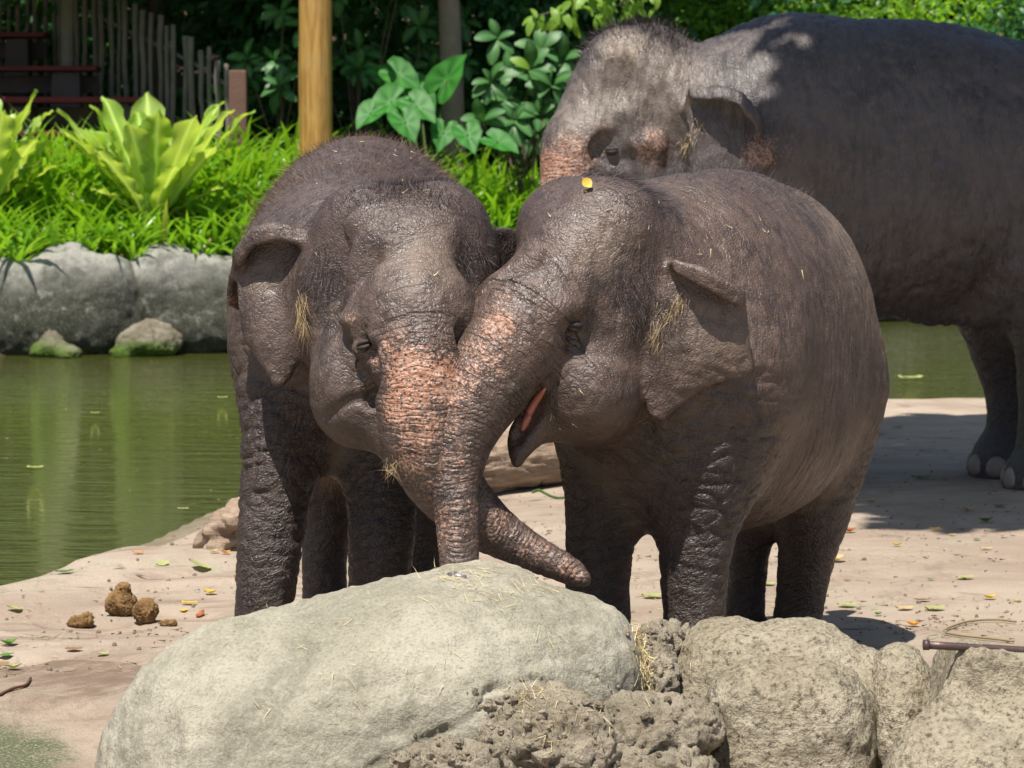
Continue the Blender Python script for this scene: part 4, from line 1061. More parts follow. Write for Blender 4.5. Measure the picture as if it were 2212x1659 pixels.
class Animal:
    def __init__(s, name, S, base, smooth=4):
        s.name = name; s.S = S; s.base = np.array(base, float)
        s.V, s.Q = S.polygonise(smooth)
        s.N = normals(s.V, s.Q)
        n = len(s.V)
        s.at = {k: np.zeros(n) for k in ("ts", "wt", "wl", "pink", "fuzz", "dust")}
    def near_chain(s, pts, sub=12):
        P = spline(np.array([np.append(p, r) for p, r in pts]), sub)
        arc = np.concatenate([[0], np.cumsum(np.linalg.norm(np.diff(P[:, :3], axis=0), axis=1))])
        best = np.full(len(s.V), 9.0); ts = np.zeros(len(s.V))
        lo = P[:, :3].min(0) - 0.3; hi = P[:, :3].max(0) + 0.3
        ids = np.where(((s.V > lo) & (s.V < hi)).all(1))[0]
        v = s.V[ids]; b = np.full(len(ids), 9.0); tt = np.zeros(len(ids))
        for a, c, la, lc in zip(P[:-1], P[1:], arc[:-1], arc[1:]):
            ab = c[:3] - a[:3]; L = (ab * ab).sum() + 1e-12
            t = np.clip(((v - a[:3]) @ ab) / L, 0, 1)
            d = np.linalg.norm(v - a[:3] - t[:, None] * ab, axis=1) / (a[3] + t * (c[3] - a[3]))
            m = d < b
            b[m] = d[m]; tt[m] = (la + t * (lc - la))[m]
        best[ids] = b; ts[ids] = tt
        return best, ts, arc[-1]
    def trunk(s, pts, fade=0.16, reach=1.22):
        d, ts, L = s.near_chain(pts)
        w = sstep(reach + 0.25, reach - 0.1, d) * sstep(0.0, fade, ts)
        s.at["ts"] = ts; s.at["wt"] = w
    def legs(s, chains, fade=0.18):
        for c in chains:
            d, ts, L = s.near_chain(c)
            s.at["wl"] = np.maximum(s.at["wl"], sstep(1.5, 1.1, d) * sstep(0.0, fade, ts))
    def paint(s, key, spots):
        for c, r, a in spots:
            d = np.linalg.norm((s.V - c), axis=1) / r
            s.at[key] = np.maximum(s.at[key], a * sstep(1.0, 0.25, d))
    def creases(s, amp_leg=0.006, amp_body=0.0028, yaw=0.0, f=1.0, extra=None):
        """real skin folds: valleys along the zero lines of stretched noise"""
        V = s.V
        def val(p, w): return np.exp(-(pnoise(p) / w) ** 2)
        c, sn = math.cos(-yaw), math.sin(-yaw)
        R = np.array([[c, -sn, 0], [sn, c, 0], [0, 0, 1]])
        B = V @ R.T
        wl = s.at["wl"] if extra is None else np.clip(s.at["wl"] + extra, 0, 1)
        wob = np.stack([pnoise(V * 6 + k * 31) for k in range(3)], 1) * 0.03
        q = V + wob
        dl = val(q * (6, 6, 22) * f, 0.13) + 0.8 * val((q @ rotx(0.7).T) * (4.5, 4.5, 27) * f + 9, 0.13) + 0.6 * val((q @ rotx(-0.9).T) * (7, 7, 20) * f + 5, 0.1)
        db = val((B + wob) * (5, 26, 5) * f, 0.12) + 0.7 * val((B + wob) * (8, 16, 8) * f + 3, 0.12)
        rest = np.clip(1 - wl - s.at["wt"], 0, 1)
        nat = fbm(V * 9, 2)
        low = 0.35 + 0.65 * sstep(0.25, 0.75, V[:, 2] / (1.0 if f > 0.8 else 1.5))
        d = -amp_leg * dl * wl * low - amp_body * db * rest * (1 - 0.55 * s.at["fuzz"]) + 0.003 * nat * (1 - s.at["wt"])
        t = s.at["ts"]
        ph = t * 21 + 0.5 * pnoise(V * 8) + 0.25 * pnoise(V * 20)
        d -= 0.0022 * s.at["wt"] * np.clip(0.6 + pnoise(V * 11 + 2), 0, 1.2) * np.exp(-((ph - np.round(ph)) / 0.16) ** 2)
        s.V = V + s.N * d[:, None]
        s.N = normals(s.V, s.Q)
    def build(s, mat, label, cat="elephant", group=None):
        me = mesh(s.name, s.V - s.base, s.Q, mat)
        for k, a in s.at.items(): attr(me, k, a)
        s.o = link(s.name, me, loc=s.base)
        tag(s.o, label, cat, group)
        s.bv = BVHTree.FromPolygons([tuple(p) for p in s.V.tolist()], s.Q.tolist())
        return s.o
    def hit(s, u, v):
        r = Vector(ray(u, v)).normalized()
        h = s.bv.ray_cast(Vector((0, 0, CAMH)), r)
        return (np.array(h[0]), np.array(h[1])) if h[0] is not None else (None, None)
    def part(s, name, V, F, mat, smooth=True, kind=None, label=None):
        o = link(name, mesh(name, np.asarray(V) - s.base, F, mat, smooth), parent=s.o)
        tag(o, label, kind=kind); return o
    def hair(s, w, count, length, wid, lay, mat, name="hair", jit=0.35, lift=0.9, seed=1, bend=(0, 0, -0.35)):
        w = np.clip(w, 0, None); p = w / w.sum()
        ids = np.random.default_rng(seed).choice(len(s.V), count, p=p)
        rng = np.random.default_rng(seed + 1)
        roots = s.V[ids] + rng.normal(size=(count, 3)) * 0.003 - s.N[ids] * 0.004
        dirs = s.N[ids] * lift + np.asarray(lay if np.ndim(lay) == 1 else lay[ids])
        dirs /= np.linalg.norm(dirs, axis=1)[:, None]
        lens = length * rng.uniform(0.5, 1.25, count) * np.clip(w[ids] / w.max(), 0.35, 1)
        V, F = strands(roots, dirs, lens, wid, np.array(bend), jit=jit)
        return s.part(name, V, F, mat, kind="stuff")
    def eye(s, u, v, r, tilt, matb, matl, open_=0.5, lidw=0.34):
        p, n = s.hit(u, v)
        view = np.array((0, 0, CAMH)) - p; view /= np.linalg.norm(view)
        n = n * 0.7 + view * 0.5; n /= np.linalg.norm(n)
        c = p - n * r * 0.45
        a = np.cross((0, 0, 1), n); a /= np.linalg.norm(a); b = np.cross(n, a)
        a, b = a * math.cos(tilt) + b * math.sin(tilt), -a * math.sin(tilt) + b * math.cos(tilt)
        V, F = ball(r); s.part("eye", V + c, F, matb)
        for sg, op in ((1, open_), (-1, open_ * 0.55)):
            q = np.linspace(-1.25, 1.25, 13)
            pts = [c + r * (1.08 * (math.sin(x) * a + math.cos(x) * math.cos(op) * n + sg * math.sin(op) * math.cos(x) * b)) for x in q]
            rr = r * lidw * (0.45 + 0.55 * np.cos(q / 1.25 * 1.4))
            V, F = tube(pts, rr, 8); s.part("eyelid", V, F, matl)
        return p, n
    def nails(s, cx, cy, rad, heading, mat, size=0.05, angs=(-55, -18, 18, 55)):
        for g in angs:
            h = heading + math.radians(g)
            V, F = ball(1.0, 8, 12)
            V = V * (size * 0.30, size * 0.66, size * 0.72)
            V[:, 2] = np.where(V[:, 2] < 0, V[:, 2] * 0.6, V[:, 2])
            c, sn = math.cos(h), math.sin(h)
            V = V @ np.array([[c, sn, 0], [-sn, c, 0], [0, 0, 1]])
            s.part("toenail", V + np.array((cx + rad * 0.93 * c, cy + rad * 0.93 * sn, size * 0.42)), F, mat)

def rotx(a):
    c, s = math.cos(a), math.sin(a)
    return np.array([[1, 0, 0], [0, c, -s], [0, s, c]])
def roty(a):
    c, s = math.cos(a), math.sin(a)
    return np.array([[c, 0, s], [0, 1, 0], [-s, 0, c]])

M_HAIR = plain("calf_hair", (0.030, 0.022, 0.022), 0.5, 0.4, 0.4)
M_HAIRB = plain("brown_hair", (0.10, 0.055, 0.035), 0.5, 0.4, 0.4)
M_TUFT = plain("pale_ear_hair", (0.33, 0.24, 0.13), 0.6, 0.3, 0.3)
M_EYE = plain("eye_dark", (0.012, 0.008, 0.006), 0.12, 0.6, 0.2)
M_LID = plain("eyelid_skin", (0.042, 0.030, 0.025), 0.65, 0.3, 0.3, 60, 0.002, 200)
M_PINK = plain("mouth_pink", (0.50, 0.18, 0.13), 0.35, 0.5, 0.2)
M_NAIL = plain("toenail_horn", (0.24, 0.19, 0.165), 0.5, 0.3, 0.3, 30, 0.002, 60)

# ================================================================== calf with the open mouth (nearest the camera, turned aside)
def calf_beside():
    h = 0.0074
    S = Sculpt((-0.35, 7.12, -0.03), (1.42, 9.85, 1.72), h)
    ax = yawm(0.37, 0.93)
    S.ell((0.640, 8.45, 1.035), (0.395, 0.76, 0.535), 0.1, ax)
    S.ell((0.465, 8.07, 1.04), (0.345, 0.34, 0.46), 0.16, ax)
    S.ell((0.81, 8.92, 1.0), (0.335, 0.39, 0.50), 0.18, ax)
    S.ell((0.68, 8.48, 0.80), (0.335, 0.50, 0.295), 0.15, ax)
    # legs
    fl = C((1540, 800, 7.93, 165), (1530, 930, 7.90, 122), (1515, 1060, 7.88, 100), (1502, 1200, 7.88, 80), (1498, 1340, 7.88, 68), (1497, 1470, 7.87, 74), (1497, 1535, 7.86, 84))
    fr = C((1320, 860, 8.1, 120), (1302, 960, 8.05, 84), (1293, 1100, 8.03, 74), (1291, 1270, 8.03, 71), (1291, 1440, 8.02, 76), (1291, 1530, 8.0, 84))
    hl = C((1762, 850, 8.95, 140), (1764, 1000, 8.92, 104), (1756, 1120, 8.9, 78), (1742, 1210, 8.92, 60), (1726, 1340, 8.95, 51), (1720, 1410, 8.93, 66), (1720, 1430, 8.9, 70))
    hr = C((1650, 950, 9.05, 110), (1632, 1100, 9.05, 56), (1618, 1180, 9.05, 43), (1604, 1335, 9.05, 42), (1603, 1400, 9.03, 55), (1608, 1418, 9.0, 64))
    S.chain(fl, 0.16); S.chain(fr, 0.14); S.chain(hl, 0.16); S.chain(hr, 0.12)
    # tail hangs behind the rump
    S.chain([((0.97, 9.33, 1.18), 0.05), ((1.03, 9.43, 1.0), 0.035), ((1.05, 9.45, 0.7), 0.022), ((1.05, 9.45, 0.5), 0.015)], 0.05)
    # neck and head
    S.chain([((0.46, 8.1, 1.17), 0.31), (W(1360, 640, 7.9), 0.24), (W(1310, 620, 7.82), 0.2)], 0.15)
    S.ell(W(1285, 545, 7.80), (0.205, 0.225, 0.21), 0.08, yawm(-0.72, -0.69))
    for sx in (-0.095, 0.085):
        S.ell(W(1275, 490, 7.78) + np.array((0.69, -0.72, 0)) * sx, (0.135, 0.14, 0.128), 0.06)
    S.ell(W(1335, 690, 7.82), (0.185, 0.185, 0.22), 0.1)
    S.ell(W(1375, 585, 7.86), (0.165, 0.17, 0.185), 0.1)
    S.ell(W(1275, 640, 7.72), (0.15, 0.14, 0.16), 0.08)
    S.ell(W(1132, 660, 7.63), (0.135, 0.13, 0.108), 0.09)
    S.ell(W(1228, 600, 7.68), (0.13, 0.13, 0.15), 0.08)
    S.ell(W(1268, 838, 7.66), (0.150, 0.165, 0.155), 0.08)
    S.ell(W(1265, 850, 7.80), (0.14, 0.16, 0.15), 0.08)
    trunk = C((1172, 662, 7.62, 96), (1114, 735, 7.57, 107), (1055, 815, 7.53, 103), (1012, 890, 7.49, 88), (990, 965, 7.46, 70), (984, 1050, 7.43, 55), (989, 1140, 7.39, 48), (992, 1216, 7.36, 43))
    S.chain(trunk, 0.07, 8)
    # lower lip, like a pointed spoon
    S.chain(C((1215, 880, 7.66, 62), (1165, 915, 7.62, 44), (1132, 945, 7.6, 36), (1122, 975, 7.58, 25), (1116, 1000, 7.57, 12)), 0.05)
    # the ear, laid back over the shoulder with its upper rim folded forward
    S.sheet([
        [W(1462, 586, 7.61), W(1525, 618, 7.575), W(1596, 656, 7.60)],
        [W(1458, 568, 7.62), W(1527, 588, 7.580), W(1600, 634, 7.605)],
        [W(1448, 588, 7.65), W(1530, 606, 7.635), W(1604, 648, 7.645)],
        [W(1436, 640, 7.64), W(1530, 665, 7.635), W(1608, 705, 7.645)],
        [W(1424, 720, 7.62), W(1525, 745, 7.63), W(1613, 760, 7.650)],
        [W(1412, 790, 7.62), W(1500, 798, 7.63), W(1611, 804, 7.66)],
        [W(1406, 850, 7.63), W(1462, 850, 7.635), W(1520, 832, 7.65)],
        [W(1408, 890, 7.63), W(1430, 902, 7.64), W(1446, 884, 7.64)]], 0.0115, 0.03)
    # hollows: temple, behind the jaw, the mouth, around the eye
    S.cut(W(1385, 800, 7.46), (0.03, 0.06, 0.10), 0.05)
    S.cut(march(S, 1243, 708, 7.3, 8.2), (0.062, 0.008, 0.055), 0.025)
    S.cut(march(S, 1110, 575, 7.3, 8.2), (0.06, 0.010, 0.05), 0.05)
    S.groove([(march(S, u, v, 7.2, 8.2) - np.array((0, 0.004, 0)), r) for u, v, r in ((1192, 822, 0.010), (1172, 845, 0.016), (1152, 880, 0.020), (1138, 910, 0.020), (1118, 945, 0.016))], 0.02)
    p = march(S, 1238, 706, 7.2, 8.2)
    S.ell(p + np.array((0, 0.012, -0.004)), (0.036, 0.024, 0.030), 0.02)
    orbit(S, 1240, 708, 44, 36, 0.010); orbit(S, 1242, 712, 62, 54, 0.009)
    S.ell(march(S, 1205, 665, 7.3, 8.2) + np.array((0, 0.03, 0)), (0.06, 0.035, 0.03), 0.05)
    S.ell(march(S, 1325, 715, 7.3, 8.2) + np.array((0, 0.03, 0)), (0.05, 0.035, 0.055), 0.05)
    A = Animal("elephant_calf", S, (0.65, 8.45, 0.0))
    A.trunk([(W(1300, 560, 7.7), 0.2)] + [(W(1225, 600, 7.66), 0.17)] + trunk, 0.22)
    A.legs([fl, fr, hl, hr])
    T = trunk
    A.paint("pink", [(W(1075, 705, 7.45), 0.085, 0.72), (W(1035, 770, 7.42), 0.11, 0.52), (W(985, 830, 7.4), 0.11, 0.55), (W(960, 900, 7.38), 0.10, 0.40),
                     (W(970, 1010, 7.4), 0.12, 0.30), (W(970, 1120, 7.35), 0.13, 0.34), (W(1100, 660, 7.5), 0.07, 0.35), (W(1606, 760, 7.68), 0.05, 0.30)])
    V = A.V
    head = sstep(0.34, 0.2, np.linalg.norm((V - W(1270, 520, 7.8)) * (1, 1, 1.1), axis=1))
    topn = sstep(0.1, 0.8, A.N[:, 2])
    A.at["fuzz"] = np.clip(head * sstep(1.28, 1.45, V[:, 2]) * 0.9 + topn * sstep(1.38, 1.56, V[:, 2]) * 0.6 + 0.5 * sstep(0.1, 0.0, np.abs(np.linalg.norm(V - W(1385, 620, 7.6), axis=1) - 0.0)), 0, 1)
    A.at["dust"] = np.clip(0.5 * sstep(0.15, 0.03, np.linalg.norm((V - W(1290, 500, 7.6)) * (1, 0.4, 1), axis=1)) + 0.30 * sstep(0.18, 0.02, np.linalg.norm((V - W(1540, 730, 7.68)) * (0.8, 1, 1), axis=1))
                            + 0.26 * sstep(0.5, 0.1, np.linalg.norm((V - (1.0, 8.7, 1.3)), axis=1)), 0, 1)
    sh = sstep(0.40, 0.12, np.linalg.norm((V - W(1520, 930, 7.9)) * (1.1, 0.8, 0.9), axis=1))
    A.creases(0.0056, 0.0022, math.atan2(-0.37, 0.93), 1.0, sh)
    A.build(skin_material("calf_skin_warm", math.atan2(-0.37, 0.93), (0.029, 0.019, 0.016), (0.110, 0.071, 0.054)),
            "brown elephant calf with open mouth and folded ear, trunk reaching straight down to the boulder", "elephant", "elephant calves at the boulder")
    # face
    A.eye(1240, 704, 0.021, -0.12, M_EYE, M_LID, 0.36, 0.40)
    mp = [A.hit(u, v)[0] for u, v in ((1178, 838), (1160, 862), (1146, 886), (1136, 910), (1128, 930))]
    mp = [m for m in mp if m is not None]
    if len(mp) > 2:
        P = spline(np.array(mp) + np.array((0.0, -0.004, 0.0)), 4)
        V_, F_ = tube(P, np.interp(np.linspace(0, 1, len(P)), (0, .2, .8, 1), (0.004, 0.011, 0.012, 0.004)), 8)
        A.part("tongue", V_, F_, M_PINK)
    # hair
    crown = head * sstep(1.32, 1.46, V[:, 2]) * np.clip(0.25 + topn, 0, 1)
    A.hair(crown + 1e-5, 3600, 0.055, 0.0006, (0.75, 0.35, -0.35), M_HAIR, jit=0.3, lift=0.55, seed=3)
    back = topn * sstep(1.36, 1.52, V[:, 2]) * (V[:, 1] > 8.0)
    A.hair(back + 1e-6, 2600, 0.06, 0.0005, (0.15, 0.5, -0.1), M_HAIR, jit=0.4, lift=0.7, seed=5)
    side = sstep(7.6, 9.2, V[:, 1]) * 0.2 + sstep(0.1, 0.9, A.N[:, 0]) * (V[:, 1] > 8.1) + A.at["wl"] * 0.35 + 0.8 * sstep(0.62, 0.5, V[:, 2]) * (V[:, 2] > 0.45)
    A.hair(side + 1e-6, 3000, 0.03, 0.0004, (0.0, 0.2, -0.5), M_HAIRB, jit=0.45, seed=7)
    templ = sstep(0.16, 0.04, np.linalg.norm(V - A.hit(1395, 640)[0], axis=1))
    A.hair(templ + 1e-7, 1300, 0.035, 0.0006, (0.1, 0, -0.9), M_HAIR, jit=0.3, lift=0.5, seed=9)
    tuft_rows = []
    for (u, v) in ((1472, 648), (1458, 658), (1444, 672), (1433, 690), (1422, 712), (1416, 728)):
        p, n = A.hit(u, v)
        if p is not None: tuft_rows.append(p)
    tp = np.array(tuft_rows); k = 150
    rng = np.random.default_rng(5)
    roots = tp[rng.integers(0, len(tp), k)] + rng.normal(size=(k, 3)) * (0.012, 0.006, 0.012) + np.array((0, -0.006, 0))
    V_, F_ = strands(roots, np.tile(np.array((-0.25, -0.35, -0.85)), (k, 1)), rng.uniform(0.02, 0.055, k), 0.0008, np.array((0, 0.1, -0.3)), jit=0.3)
    A.part("ear_hair", V_, F_, M_TUFT, kind="stuff")
    for c, yaw in ((fl, math.atan2(-0.93, -0.37)), (fr, math.atan2(-0.93, -0.37)), (hl, math.atan2(-0.93, -0.37)), (hr, math.atan2(-0.93, -0.37))):
        A.nails(c[-1][0][0], c[-1][0][1], c[-1][1] * 0.96, yaw, M_NAIL, 0.045)
    return A

# ================================================================== calf facing the camera
def calf_facing():
    h = 0.0074
    S = Sculpt((-1.02, 7.2, -0.03), (0.40, 9.95, 1.82), h)
    ax = yawm(0.1, 0.99)
    S.ell((-0.47, 8.95, 1.12), (0.40, 0.80, 0.555), 0.1, ax)
    S.ell((-0.50, 8.34, 1.08), (0.32, 0.34, 0.42), 0.16, ax)
    S.ell((-0.40, 9.4, 1.06), (0.36, 0.36, 0.50), 0.16, ax)
    fr = C((622, 760, 8.18, 100), (606, 950, 8.1, 87), (594, 1060, 8.08, 79), (581, 1200, 8.05, 71), (568, 1340, 8.05, 64), (563, 1470, 8.04, 72), (562, 1528, 8.02, 82))
    fl = C((838, 860, 8.25, 100), (828, 1000, 8.15, 77), (825, 1150, 8.1, 73), (818, 1290, 8.1, 69), (815, 1450, 8.08, 74), (815, 1524, 8.05, 82))
    hr = C((700, 960, 9.2, 110), (706, 1090, 9.15, 60), (702, 1200, 9.15, 51), (699, 1300, 9.15, 50), (698, 1372, 9.12, 62), (698, 1390, 9.1, 68))
    hl = C((915, 980, 9.2, 100), (926, 1100, 9.15, 58), (920, 1220, 9.15, 50), (912, 1330, 9.13, 58), (910, 1386, 9.1, 66))
    for c, k in ((fr, .15), (fl, .14), (hr, .14), (hl, .14)): S.chain(c, k)
    S.chain([((-0.33, 9.70, 1.2), 0.05), ((-0.32, 9.80, 1.0), 0.035), ((-0.32, 9.82, 0.6), 0.018)], 0.05)
    S.chain([((-0.50, 8.35, 1.2), 0.30), (W(820, 640, 8.0), 0.27), (W(850, 600, 7.9), 0.22)], 0.14)
    hx = yawm(0.15, -0.99)
    S.ell(W(860, 570, 7.87), (0.245, 0.21, 0.205), 0.08, hx)
    S.ell(W(785, 500, 7.82), (0.135, 0.135, 0.135), 0.07)
    S.ell(W(958, 492, 7.84), (0.128, 0.135, 0.132), 0.07)
    S.ell(W(885, 620, 7.72), (0.195, 0.145, 0.21), 0.12)
    S.ell(W(725, 670, 7.86), (0.125, 0.15, 0.19), 0.09)
    S.ell(W(1005, 640, 7.87), (0.10, 0.15, 0.17), 0.09)
    S.ell(W(905, 705, 7.58), (0.140, 0.09, 0.11), 0.15)
    trunk = C((902, 690, 7.60, 120), (908, 770, 7.54, 112), (914, 850, 7.51, 106), (921, 935, 7.50, 100), (939, 1000, 7.50, 89), (966, 1048, 7.51, 79), (1004, 1092, 7.52, 69), (1056, 1138, 7.53, 58), (1108, 1170, 7.53, 47), (1158, 1198, 7.52, 40), (1203, 1219, 7.5, 35), (1238, 1237, 7.48, 29), (1260, 1251, 7.46, 18))
    S.chain(trunk, 0.07, 8)
    S.ell(W(748, 835, 7.70), (0.105, 0.13, 0.155), 0.07)
    S.ell(W(795, 870, 7.72), (0.10, 0.12, 0.115), 0.07)
    S.ell(W(985, 850, 7.74), (0.10, 0.12, 0.14), 0.07)
    S.chain(C((812, 890, 7.68, 52), (842, 955, 7.62, 32), (856, 1000, 7.59, 19)), 0.09)
    # near ear (its right), rim rolled forward; lobe hangs over the shoulder
    S.sheet([
        [W(650, 522, 7.80), W(598, 514, 7.80), W(545, 530, 7.82), W(518, 568, 7.85)],
        [W(655, 503, 7.82), W(600, 488, 7.815), W(545, 502, 7.83), W(512, 546, 7.86)],
        [W(658, 520, 7.86), W(600, 508, 7.86), W(550, 522, 7.88), W(515, 560, 7.90)],
        [W(662, 590, 7.83), W(600, 588, 7.86), W(555, 590, 7.87), W(520, 605, 7.89)],
        [W(664, 660, 7.81), W(610, 665, 7.83), W(560, 668, 7.84), W(524, 672, 7.87)],
        [W(660, 720, 7.81), W(610, 735, 7.81), W(568, 740, 7.82), W(534, 730, 7.86)],
        [W(640, 775, 7.82), W(610, 790, 7.81), W(588, 800, 7.81), W(568, 780, 7.83)],
        [W(620, 815, 7.82), W(606, 826, 7.81), W(596, 826, 7.81), W(588, 812, 7.82)]], 0.0115, 0.03)
    S.sheet([
        [W(514, 548, 7.86), W(500, 600, 7.90), W(496, 655, 7.95)],
        [W(520, 580, 7.93), W(516, 625, 7.96), W(514, 664, 7.99)]], 0.0105, 0.02)
    # far ear, mostly hidden behind the other calf
    S.sheet([
        [W(1052, 505, 7.90), W(1100, 500, 7.98), W(1150, 540, 8.06)],
        [W(1052, 600, 7.90), W(1110, 610, 8.0), W(1150, 630, 8.08)],
        [W(1045, 700, 7.92), W(1080, 730, 8.02), W(1110, 720, 8.08)]], 0.0115, 0.03)
    # hollows
    S.cut(march(S, 705, 575, 7.3, 8.4), (0.075, 0.014, 0.085), 0.07)
    S.cut(march(S, 775, 575, 7.3, 8.4), (0.05, 0.008, 0.045), 0.05)
    S.cut(march(S, 1022, 580, 7.3, 8.4), (0.035, 0.03, 0.085), 0.06)
    S.cut(march(S, 788, 748, 7.3, 8.4), (0.062, 0.010, 0.05), 0.025)
    S.cut(march(S, 1008, 735, 7.3, 8.4), (0.045, 0.02, 0.045), 0.035)
    S.ell(march(S, 765, 692, 7.3, 8.4) + np.array((0, 0.03, 0)), (0.045, 0.035, 0.026), 0.04)
    S.ell(march(S, 786, 750, 7.3, 8.4) + np.array((0, 0.012, -0.004)), (0.034, 0.02, 0.027), 0.02)
    orbit(S, 786, 752, 42, 34, 0.009)
    S.groove([(march(S, u, v, 7.2, 8.4), r) for u, v, r in ((705, 900, 0.003), (735, 878, 0.006), (772, 862, 0.007), (804, 872, 0.007))], 0.025)
    S.groove([(march(S, u, v, 7.2, 8.4), r) for u, v, r in ((805, 760, 0.012), (808, 820, 0.016), (806, 860, 0.014))], 0.03)
    B = Animal("elephant_calf", S, (-0.45, 8.8, 0.0))
    B.trunk([(W(872, 500, 7.7), 0.26), (W(886, 600, 7.66), 0.22)] + trunk, 0.26)
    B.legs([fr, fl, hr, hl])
    B.paint("pink", [(W(895, 815, 7.38), 0.145, 0.92), (W(860, 880, 7.4), 0.10, 0.85), (W(905, 925, 7.38), 0.10, 0.70), (W(870, 755, 7.42), 0.11, 0.50), (W(950, 760, 7.42), 0.10, 0.42), (W(960, 820, 7.4), 0.12, 0.8),
                     (W(890, 1000, 7.4), 0.10, 0.5), (W(940, 1050, 7.42), 0.10, 0.40), (W(1060, 1130, 7.45), 0.12, 0.34), (W(1150, 1190, 7.45), 0.10, 0.34), (W(1230, 1230, 7.42), 0.09, 0.55),
                     (W(765, 690, 7.56), 0.035, 0.8), (W(605, 800, 7.87), 0.05, 0.62), (W(503, 655, 7.93), 0.05, 0.6), (W(820, 775, 7.5), 0.05, 0.6)])
    V = B.V
    head = sstep(0.40, 0.24, np.linalg.norm((V - W(865, 540, 7.87)), axis=1))
    topn = sstep(0.1, 0.8, B.N[:, 2])
    rim = sstep(0.07, 0.0, np.abs(V[:, 2] - (1.50 - 1.6 * (V[:, 0] + 0.31) ** 2))) * head
    bk = sstep(8.0, 8.35, V[:, 1]) * sstep(1.15, 1.45, V[:, 2])
    B.at["fuzz"] = np.clip(bk * 0.75 + head * sstep(1.22, 1.5, V[:, 2]) * 0.55 + rim * 0.6 + 0.8 * sstep(0.13, 0.03, np.linalg.norm(V - W(700, 590, 7.68), axis=1)) + 0.9 * sstep(0.13, 0.04, np.linalg.norm(V - W(1035, 570, 7.75), axis=1)), 0, 1)
    B.at["dust"] = np.clip(0.28 * sstep(0.16, 0.03, np.linalg.norm((V - W(910, 560, 7.6)) * (1, .5, 1), axis=1)) + 0.35 * sstep(0.10, 0.02, np.linalg.norm((V - W(585, 620, 7.9)), axis=1)) + 0.22 * sstep(0.2, 0.05, np.linalg.norm((V - W(620, 430, 8.5)), axis=1)), 0, 1)
    sh = sstep(0.36, 0.12, np.linalg.norm((V - W(610, 900, 8.1)) * (1.2, 0.8, 0.8), axis=1))
    B.creases(0.0058, 0.0016, 0.1, 1.0, sh)
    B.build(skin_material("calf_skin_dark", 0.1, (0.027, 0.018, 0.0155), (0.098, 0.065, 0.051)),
            "hairy elephant calf facing the camera, its spotted pink trunk sweeping sideways along the boulder", "elephant", "elephant calves at the boulder")
    B.eye(787, 746, 0.018, 0.25, M_EYE, M_LID, 0.5, 0.36)
    B.eye(1008, 738, 0.017, -0.2, M_EYE, M_LID, 0.5, 0.36)
    B.hair(bk * np.clip(0.4 + topn, 0, 1) + 1e-6, 9000, 0.042, 0.0006, (0.0, 0.2, -0.2), M_HAIRB, jit=0.4, seed=13)
    crown = head * np.clip(sstep(1.36, 1.5, V[:, 2]) * 0.3 + rim * 1.4 * topn, 0, 2)
    B.hair(crown + 1e-6, 5200, 0.040, 0.0007, (0.0, 0.1, -0.35), M_HAIR, jit=0.35, lift=0.8, seed=15)
    sd = sstep(0.14, 0.03, np.linalg.norm(V - B.hit(690, 590)[0], axis=1)) + sstep(0.12, 0.03, np.linalg.norm(V - B.hit(1030, 560)[0], axis=1))
    B.hair(sd + 1e-7, 1800, 0.04, 0.0006, (-0.1, 0, -0.8), M_HAIR, jit=0.35, lift=0.6, seed=17)
    B.hair(B.at["wl"] + 0.1 * B.at["wt"] + 1e-6, 2600, 0.028, 0.0004, (0.0, 0, -0.6), M_HAIRB, jit=0.5, seed=19)
    bel = sstep(0.72, 0.6, V[:, 2]) * (V[:, 1] > 8.3) * sstep(0.0, -0.6, B.N[:, 2])
    B.hair(bel + 1e-7, 2500, 0.06, 0.0006, (0.0, -0.2, -0.6), plain("belly_hair", (0.30, 0.17, 0.08), 0.6, 0.3), jit=0.4, seed=21)
    rng = np.random.default_rng(8); k = 120
    tp = np.array([B.hit(u, v)[0] for u, v in ((655, 640), (650, 660), (655, 680), (662, 700))])
    roots = tp[rng.integers(0, len(tp), k)] + rng.normal(size=(k, 3)) * (0.008, 0.005, 0.012) + np.array((0, -0.005, 0))
    V_, F_ = strands(roots, np.tile(np.array((0.05, -0.3, -0.95)), (k, 1)), rng.uniform(0.04, 0.09, k), 0.0010, np.array((0, 0.1, -0.3)), jit=0.16)
    B.part("ear_hair", V_, F_, M_TUFT, kind="stuff")
    p, n = B.hit(852, 1000)
    if p is not None:
        k = 60
        V_, F_ = strands(p + rng.normal(size=(k, 3)) * 0.014, np.tile(np.array((0.0, -0.4, -0.8)), (k, 1)), rng.uniform(0.02, 0.055, k), 0.0008, np.array((0, 0, -0.2)), jit=0.5)
        B.part("whisker", V_, F_, M_TUFT, kind="stuff")
    for c in (fr, fl, hr, hl):
        B.nails(c[-1][0][0], c[-1][0][1], c[-1][1] * 0.96, math.atan2(-0.99, -0.1), M_NAIL, 0.045)
    return B

